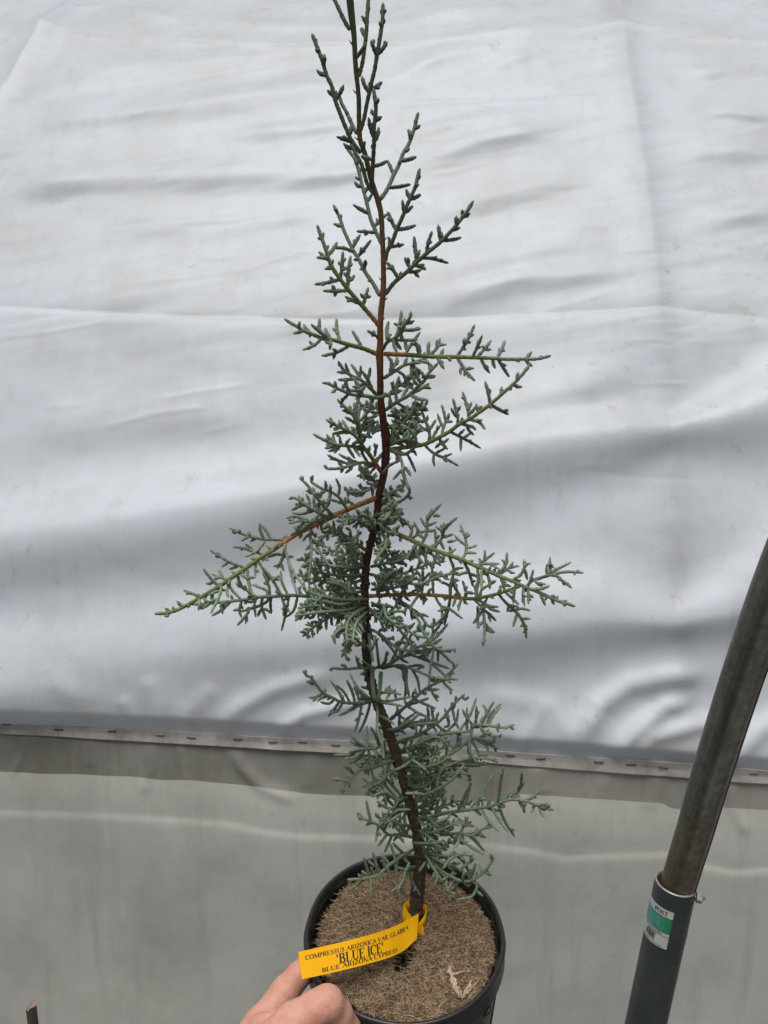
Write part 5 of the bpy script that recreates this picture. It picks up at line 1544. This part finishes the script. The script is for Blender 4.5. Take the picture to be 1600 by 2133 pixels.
branch('I', "610,820 660,840 760,865 860,830 960,770 1050,690 1103,617", ["780,860 700,850 618,850", "860,830 930,800 960,850"], dz=0.045, w0=6.5)
branch('I', "480,390 400,460 320,480 250,480 152,502", ["310,475 230,430 157,367", "350,470 300,400 298,287", "400,460 370,370 328,297", "420,450 400,400 380,318", "290,490 215,570 137,602", "250,490 150,525 22,530", "310,490 320,560 330,645", "370,480 420,600", "280,480 200,440 153,408", "260,480 200,545 113,560", "350,480 380,560"], dz=0.035, w0=6.5)
branch('I', "560,570 470,590 350,640 260,650 190,700 130,750 77,828", ["195,695 150,650 98,622", "130,745 25,725", "150,735 150,802", "180,710 192,773", "330,640 240,620 198,578", "300,650 312,702", "400,620 340,560", "470,600 500,700", "330,650 370,760 432,803", "420,610 450,680 440,760"], dz=0.03, w0=6.5)
branch('I', "640,880 540,900 440,840 350,870 312,828", ["440,845 350,790 253,720;340,780 253,797", "600,880 450,720 400,680", "520,895 590,910", "470,860 420,920"], dz=0.03, w0=6.5)
branch('I', "600,560 660,570 610,620 530,657", [], dz=0.012, w0=6, pale=1.3, front=-0.012)
branch('I', "600,550 690,580 793,657", [], dz=0.016, w0=6, pale=1.3, front=-0.010)
branch('I', "420,290 395,320 420,430 440,562", [], dz=0.014, w0=6.5, pale=1.35, front=-0.010)
branch('I', "600,560 660,555 628,487", [], dz=0.014, w0=6, pale=1.2, front=-0.010)
branch('I', "590,760 780,700 820,560 900,470", [], dz=0.02, w0=6.5, auto=(14, 24))
branch('I', "600,640 700,600 780,500 800,420", [], dz=0.02, w0=6.5, auto=(12, 24))
branch('I', "620,740 720,760 820,740 880,640", [], dz=-0.02, w0=6.5, auto=(12, 24))
branch('J', "530,470 720,400 850,375 960,360 1080,340 1160,315 1240,290 1340,300 1400,320 1460,345 1545,365", ["1035,340 1050,230 1117,100", "1145,310 1165,180 1187,60", "1130,310 1130,292", "1170,310 1245,225", "1200,295 1290,230 1335,165;1290,190 1318,97", "1340,295 1400,270 1433,225;1400,260 1418,282", "1300,300 1317,348", "1335,300 1335,388", "1410,325 1388,383", "1440,340 1477,418", "1450,330 1503,312", "1480,345 1523,328", "1030,360 1080,440 1157,517", "1100,345 1160,440 1222,523", "1150,325 1200,450 1267,552", "1060,350 1172,367", "860,360 920,250 962,175", "900,350 940,240 955,155", "1000,350 1030,262", "940,355 1023,263", "980,360 1022,402", "880,370 810,270", "720,400 760,300 728,237", "1230,290 1235,255", "820,380 780,430 700,450"], dz=0.05, w0=8, pale=1.08)
branch('J', "560,520 750,540 880,530 960,545 1040,500 1113,483", ["960,550 1025,602", "930,570 1053,657", "900,590 1058,682", "900,540 905,612", "980,540 1002,488", "980,545 1063,560", "850,540 870,590 828,642", "800,560 890,600 933,590", "880,530 940,410", "860,430 965,470", "900,480 983,480", "760,540 700,470 690,410"], dz=0.03, w0=7, auto=(7, 26))
branch('J', "590,650 700,680 800,690 880,680 973,685", ["690,680 700,763", "850,680 910,740 953,833", "880,690 757,783"], dz=0.035, w0=6.5, auto=(8, 24))
branch('J', "600,660 680,720 740,790 820,840 900,870 970,860 1040,810 1085,760 1122,697", ["1040,810 1015,738", "1050,805 1098,832", "880,800 900,770 988,703", "940,865 990,738", "820,840 840,760 883,738", "720,770 688,853", "760,810 760,880 698,872", "870,860 830,960 842,1013", "950,865 1000,900 960,980 868,997", "990,930 1043,977", "800,830 748,863", "900,870 912,797", "850,850 800,910"], dz=0.045, w0=7)
branch('J', "560,640 470,690 400,740 340,790 290,830 200,850 80,860", ["240,840 195,697", "300,820 260,662", "320,800 228,727", "380,755 317,667", "350,780 322,687", "250,840 183,797", "280,830 247,767", "210,850 112,923", "245,840 245,960", "370,770 360,855", "420,730 425,863", "420,725 383,597", "490,680 402,597", "450,710 482,677", "470,690 523,742", "490,690 510,770 500,833"], dz=0.045, w0=7, wood=0)
branch('J', "560,560 440,540 370,540 310,480 240,445 147,408", ["250,445 213,295", "300,475 283,588", "370,530 297,623", "400,545 343,668", "420,540 483,597", "480,545 400,450", "310,480 330,460 383,355", "350,500 410,380 525,360", "300,470 370,450 455,395", "500,545 420,430", "480,540 490,417", "190,430 160,440"], dz=0.035, w0=6.5)
branch('J', "520,310 430,280 350,260 237,235", ["430,280 350,190 330,150", "300,250 235,232", "380,270 340,310"], dz=0.02, w0=6)
branch('J', "520,380 400,360 340,340 290,302", ["440,365 350,270", "350,345 340,258", "400,360 440,300"], dz=0.03, w0=6)
branch('J', "560,770 500,780 480,850 435,943", ["530,785 530,850 597,973", "450,920 387,952", "465,890 460,962", "495,800 523,738", "440,930 452,993", "500,790 410,755"], dz=0.04, w0=6.5, front=-0.006)
branch('J', "590,800 640,728", [], dz=-0.004, w0=6, pale=1.3, front=-0.016)
branch('J', "545,600 650,600 783,588", [], dz=0.014, w0=6, front=-0.010, auto=(3, 18))
branch('J', "610,640 680,760 720,830 697,903", ["700,800 690,850", "710,815 760,880"], dz=0.03, w0=6.5, auto=(5, 18))
branch('J', "620,660 740,800 780,850 790,930 855,963", [], dz=0.03, w0=6.5, auto=(8, 22))
branch('J', "540,430 650,420 720,480 800,460", [], dz=0.02, w0=6.5, auto=(14, 26))
branch('J', "540,360 620,330 700,280 760,200", [], dz=0.025, w0=6.5, auto=(13, 26))
branch('J', "560,500 640,540 700,600 760,640", [], dz=0.02, w0=6.5, auto=(12, 24))
branch('J', "540,300 640,260 720,180 790,120", [], dz=-0.02, w0=6.5, auto=(12, 26))
branch('J', "520,230 600,200 700,120 830,80", [], dz=-0.03, w0=6.5, auto=(14, 26))

# more of the crowded growth along the stem
for crop, a, n, ln, dz in [
    ('G', "-180,960 -60,1020 0,1080 60,1180 100,1280 180,1390", 6, 26, 0.03), ('G', "-150,1000 40,1090 150,1220 260,1160 330,1060", 7, 24, 0.02),
    ('G', "-300,700 -150,740 0,700 160,640 300,620", 14, 26, -0.03), ('G', "-310,820 -150,800 60,830 240,760 420,720", 14, 26, 0.03), ('G', "-320,560 -180,600 -60,560 60,520 200,560", 12, 24, -0.02),
    ('G', "-380,1000 -250,1090 -120,1180 0,1290 120,1330", 11, 26, 0.03), ('G', "-380,880 -200,870 -60,820 40,760", 11, 24, 0.02),
    ('H', "640,120 760,180 880,280 980,330 1120,320", 10, 24, 0.02), ('H', "640,330 560,250 480,260 430,350", 7, 22, 0.03), ('H', "640,60 520,120 440,220 450,420", 9, 24, 0.04),
    ('I', "450,330 560,330 700,260 860,250", 10, 24, -0.02), ('I', "560,500 720,440 860,380 960,420", 14, 24, 0.03), ('I', "600,600 760,500 900,480 1010,440", 15, 25, -0.03), ('I', "610,660 760,640 900,600 980,540", 15, 25, 0.04),
    ('I', "620,780 760,800 880,720 1000,700", 14, 24, 0.03), ('I', "520,480 420,540 330,560 250,620", 11, 24, -0.02), ('I', "580,640 480,690 400,760 330,790", 11, 24, 0.02),
    ('J', "540,400 640,370 780,330 860,300 950,330", 14, 25, -0.02), ('J', "570,540 700,520 800,480 900,440", 15, 25, 0.035), ('J', "570,580 680,620 800,600 900,560", 14, 24, -0.02), ('J', "520,340 420,400 360,430 300,420", 10, 24, 0.02),
    ('J', "550,480 460,470 400,440 340,460", 9, 22, 0.03), ('J', "600,700 680,700 760,740 850,760", 10, 22, 0.03), ('F', "790,430 880,400 960,440 1040,420", 11, 24, 0.02), ('F', "770,640 860,680 960,760 1060,790", 11, 24, -0.02),
    ('F', "710,820 580,790 440,740 330,760", 13, 25, -0.03), ('F', "700,900 560,900 380,880 240,860", 14, 26, 0.03), ('F', "690,1090 540,1090 380,1110 200,1090", 14, 26, -0.02), ('F', "740,1340 860,1330 960,1310 1085,1300", 6, 22, 0.03),
    ('D', "120,950 230,940 330,880 430,840", 13, 25, -0.02), ('D', "110,780 200,700 300,640 380,560", 11, 24, -0.02), ('C', "1160,1150 1080,1120 980,1080 900,1110", 9, 24, -0.02), ('C', "1190,1400 1080,1330 1000,1300 900,1340", 10, 24, -0.02)]:
    branch(crop, a, [], dz=dz, w0=6.5, auto=(n, ln), pale=rng.uniform(0.85, 1.1))

# the 290 biggest side shoots stand as sub-parts of their branch; the rest is one mass of fine twigs
SPRIGS.sort(key=lambda s: -s[0])
rest = Buf()
for i, (l, o, sb) in enumerate(SPRIGS):
    if i < 290:
        sb.obj('side_shoot', M_FOL, o)
    else:
        rest.add(np.vstack(sb.v), sb.f, np.vstack(sb.c))
fine = rest.obj('fine_shoots', M_FOL, tree)
fine['kind'] = 'stuff'
print('branches', nbr[0], 'shoots', len(SPRIGS))

# curled dead scales on the stem
dead = np.array([0.12, 0.045, 0.03])
for crop, s in (('H', "655,520 630,515 615,530"), ('H', "670,600 665,650 645,690"), ('H', "650,600 630,590 625,600"), ('H', "700,700 740,720 775,745"), ('H', "640,660 655,690 650,700"), ('C', "1040,1440 960,1440 885,1465"), ('C', "985,1400 1010,1420 1035,1440"), ('H', "600,770 640,780 660,780")):
    q = parse(s, crop)
    d = trunk_depth(q[0, 1]) - 0.008
    b = Buf()
    P = catmull([W(x, y, d - 0.001 * i) for i, (x, y) in enumerate(q)], 0.001)
    tube(b, P, np.linspace(0.0010, 0.0004, len(P)), 6, dead * rng.uniform(0.8, 1.8), lump=0.1)
    o = b.obj('dead_scale', M_WOOD, tree)
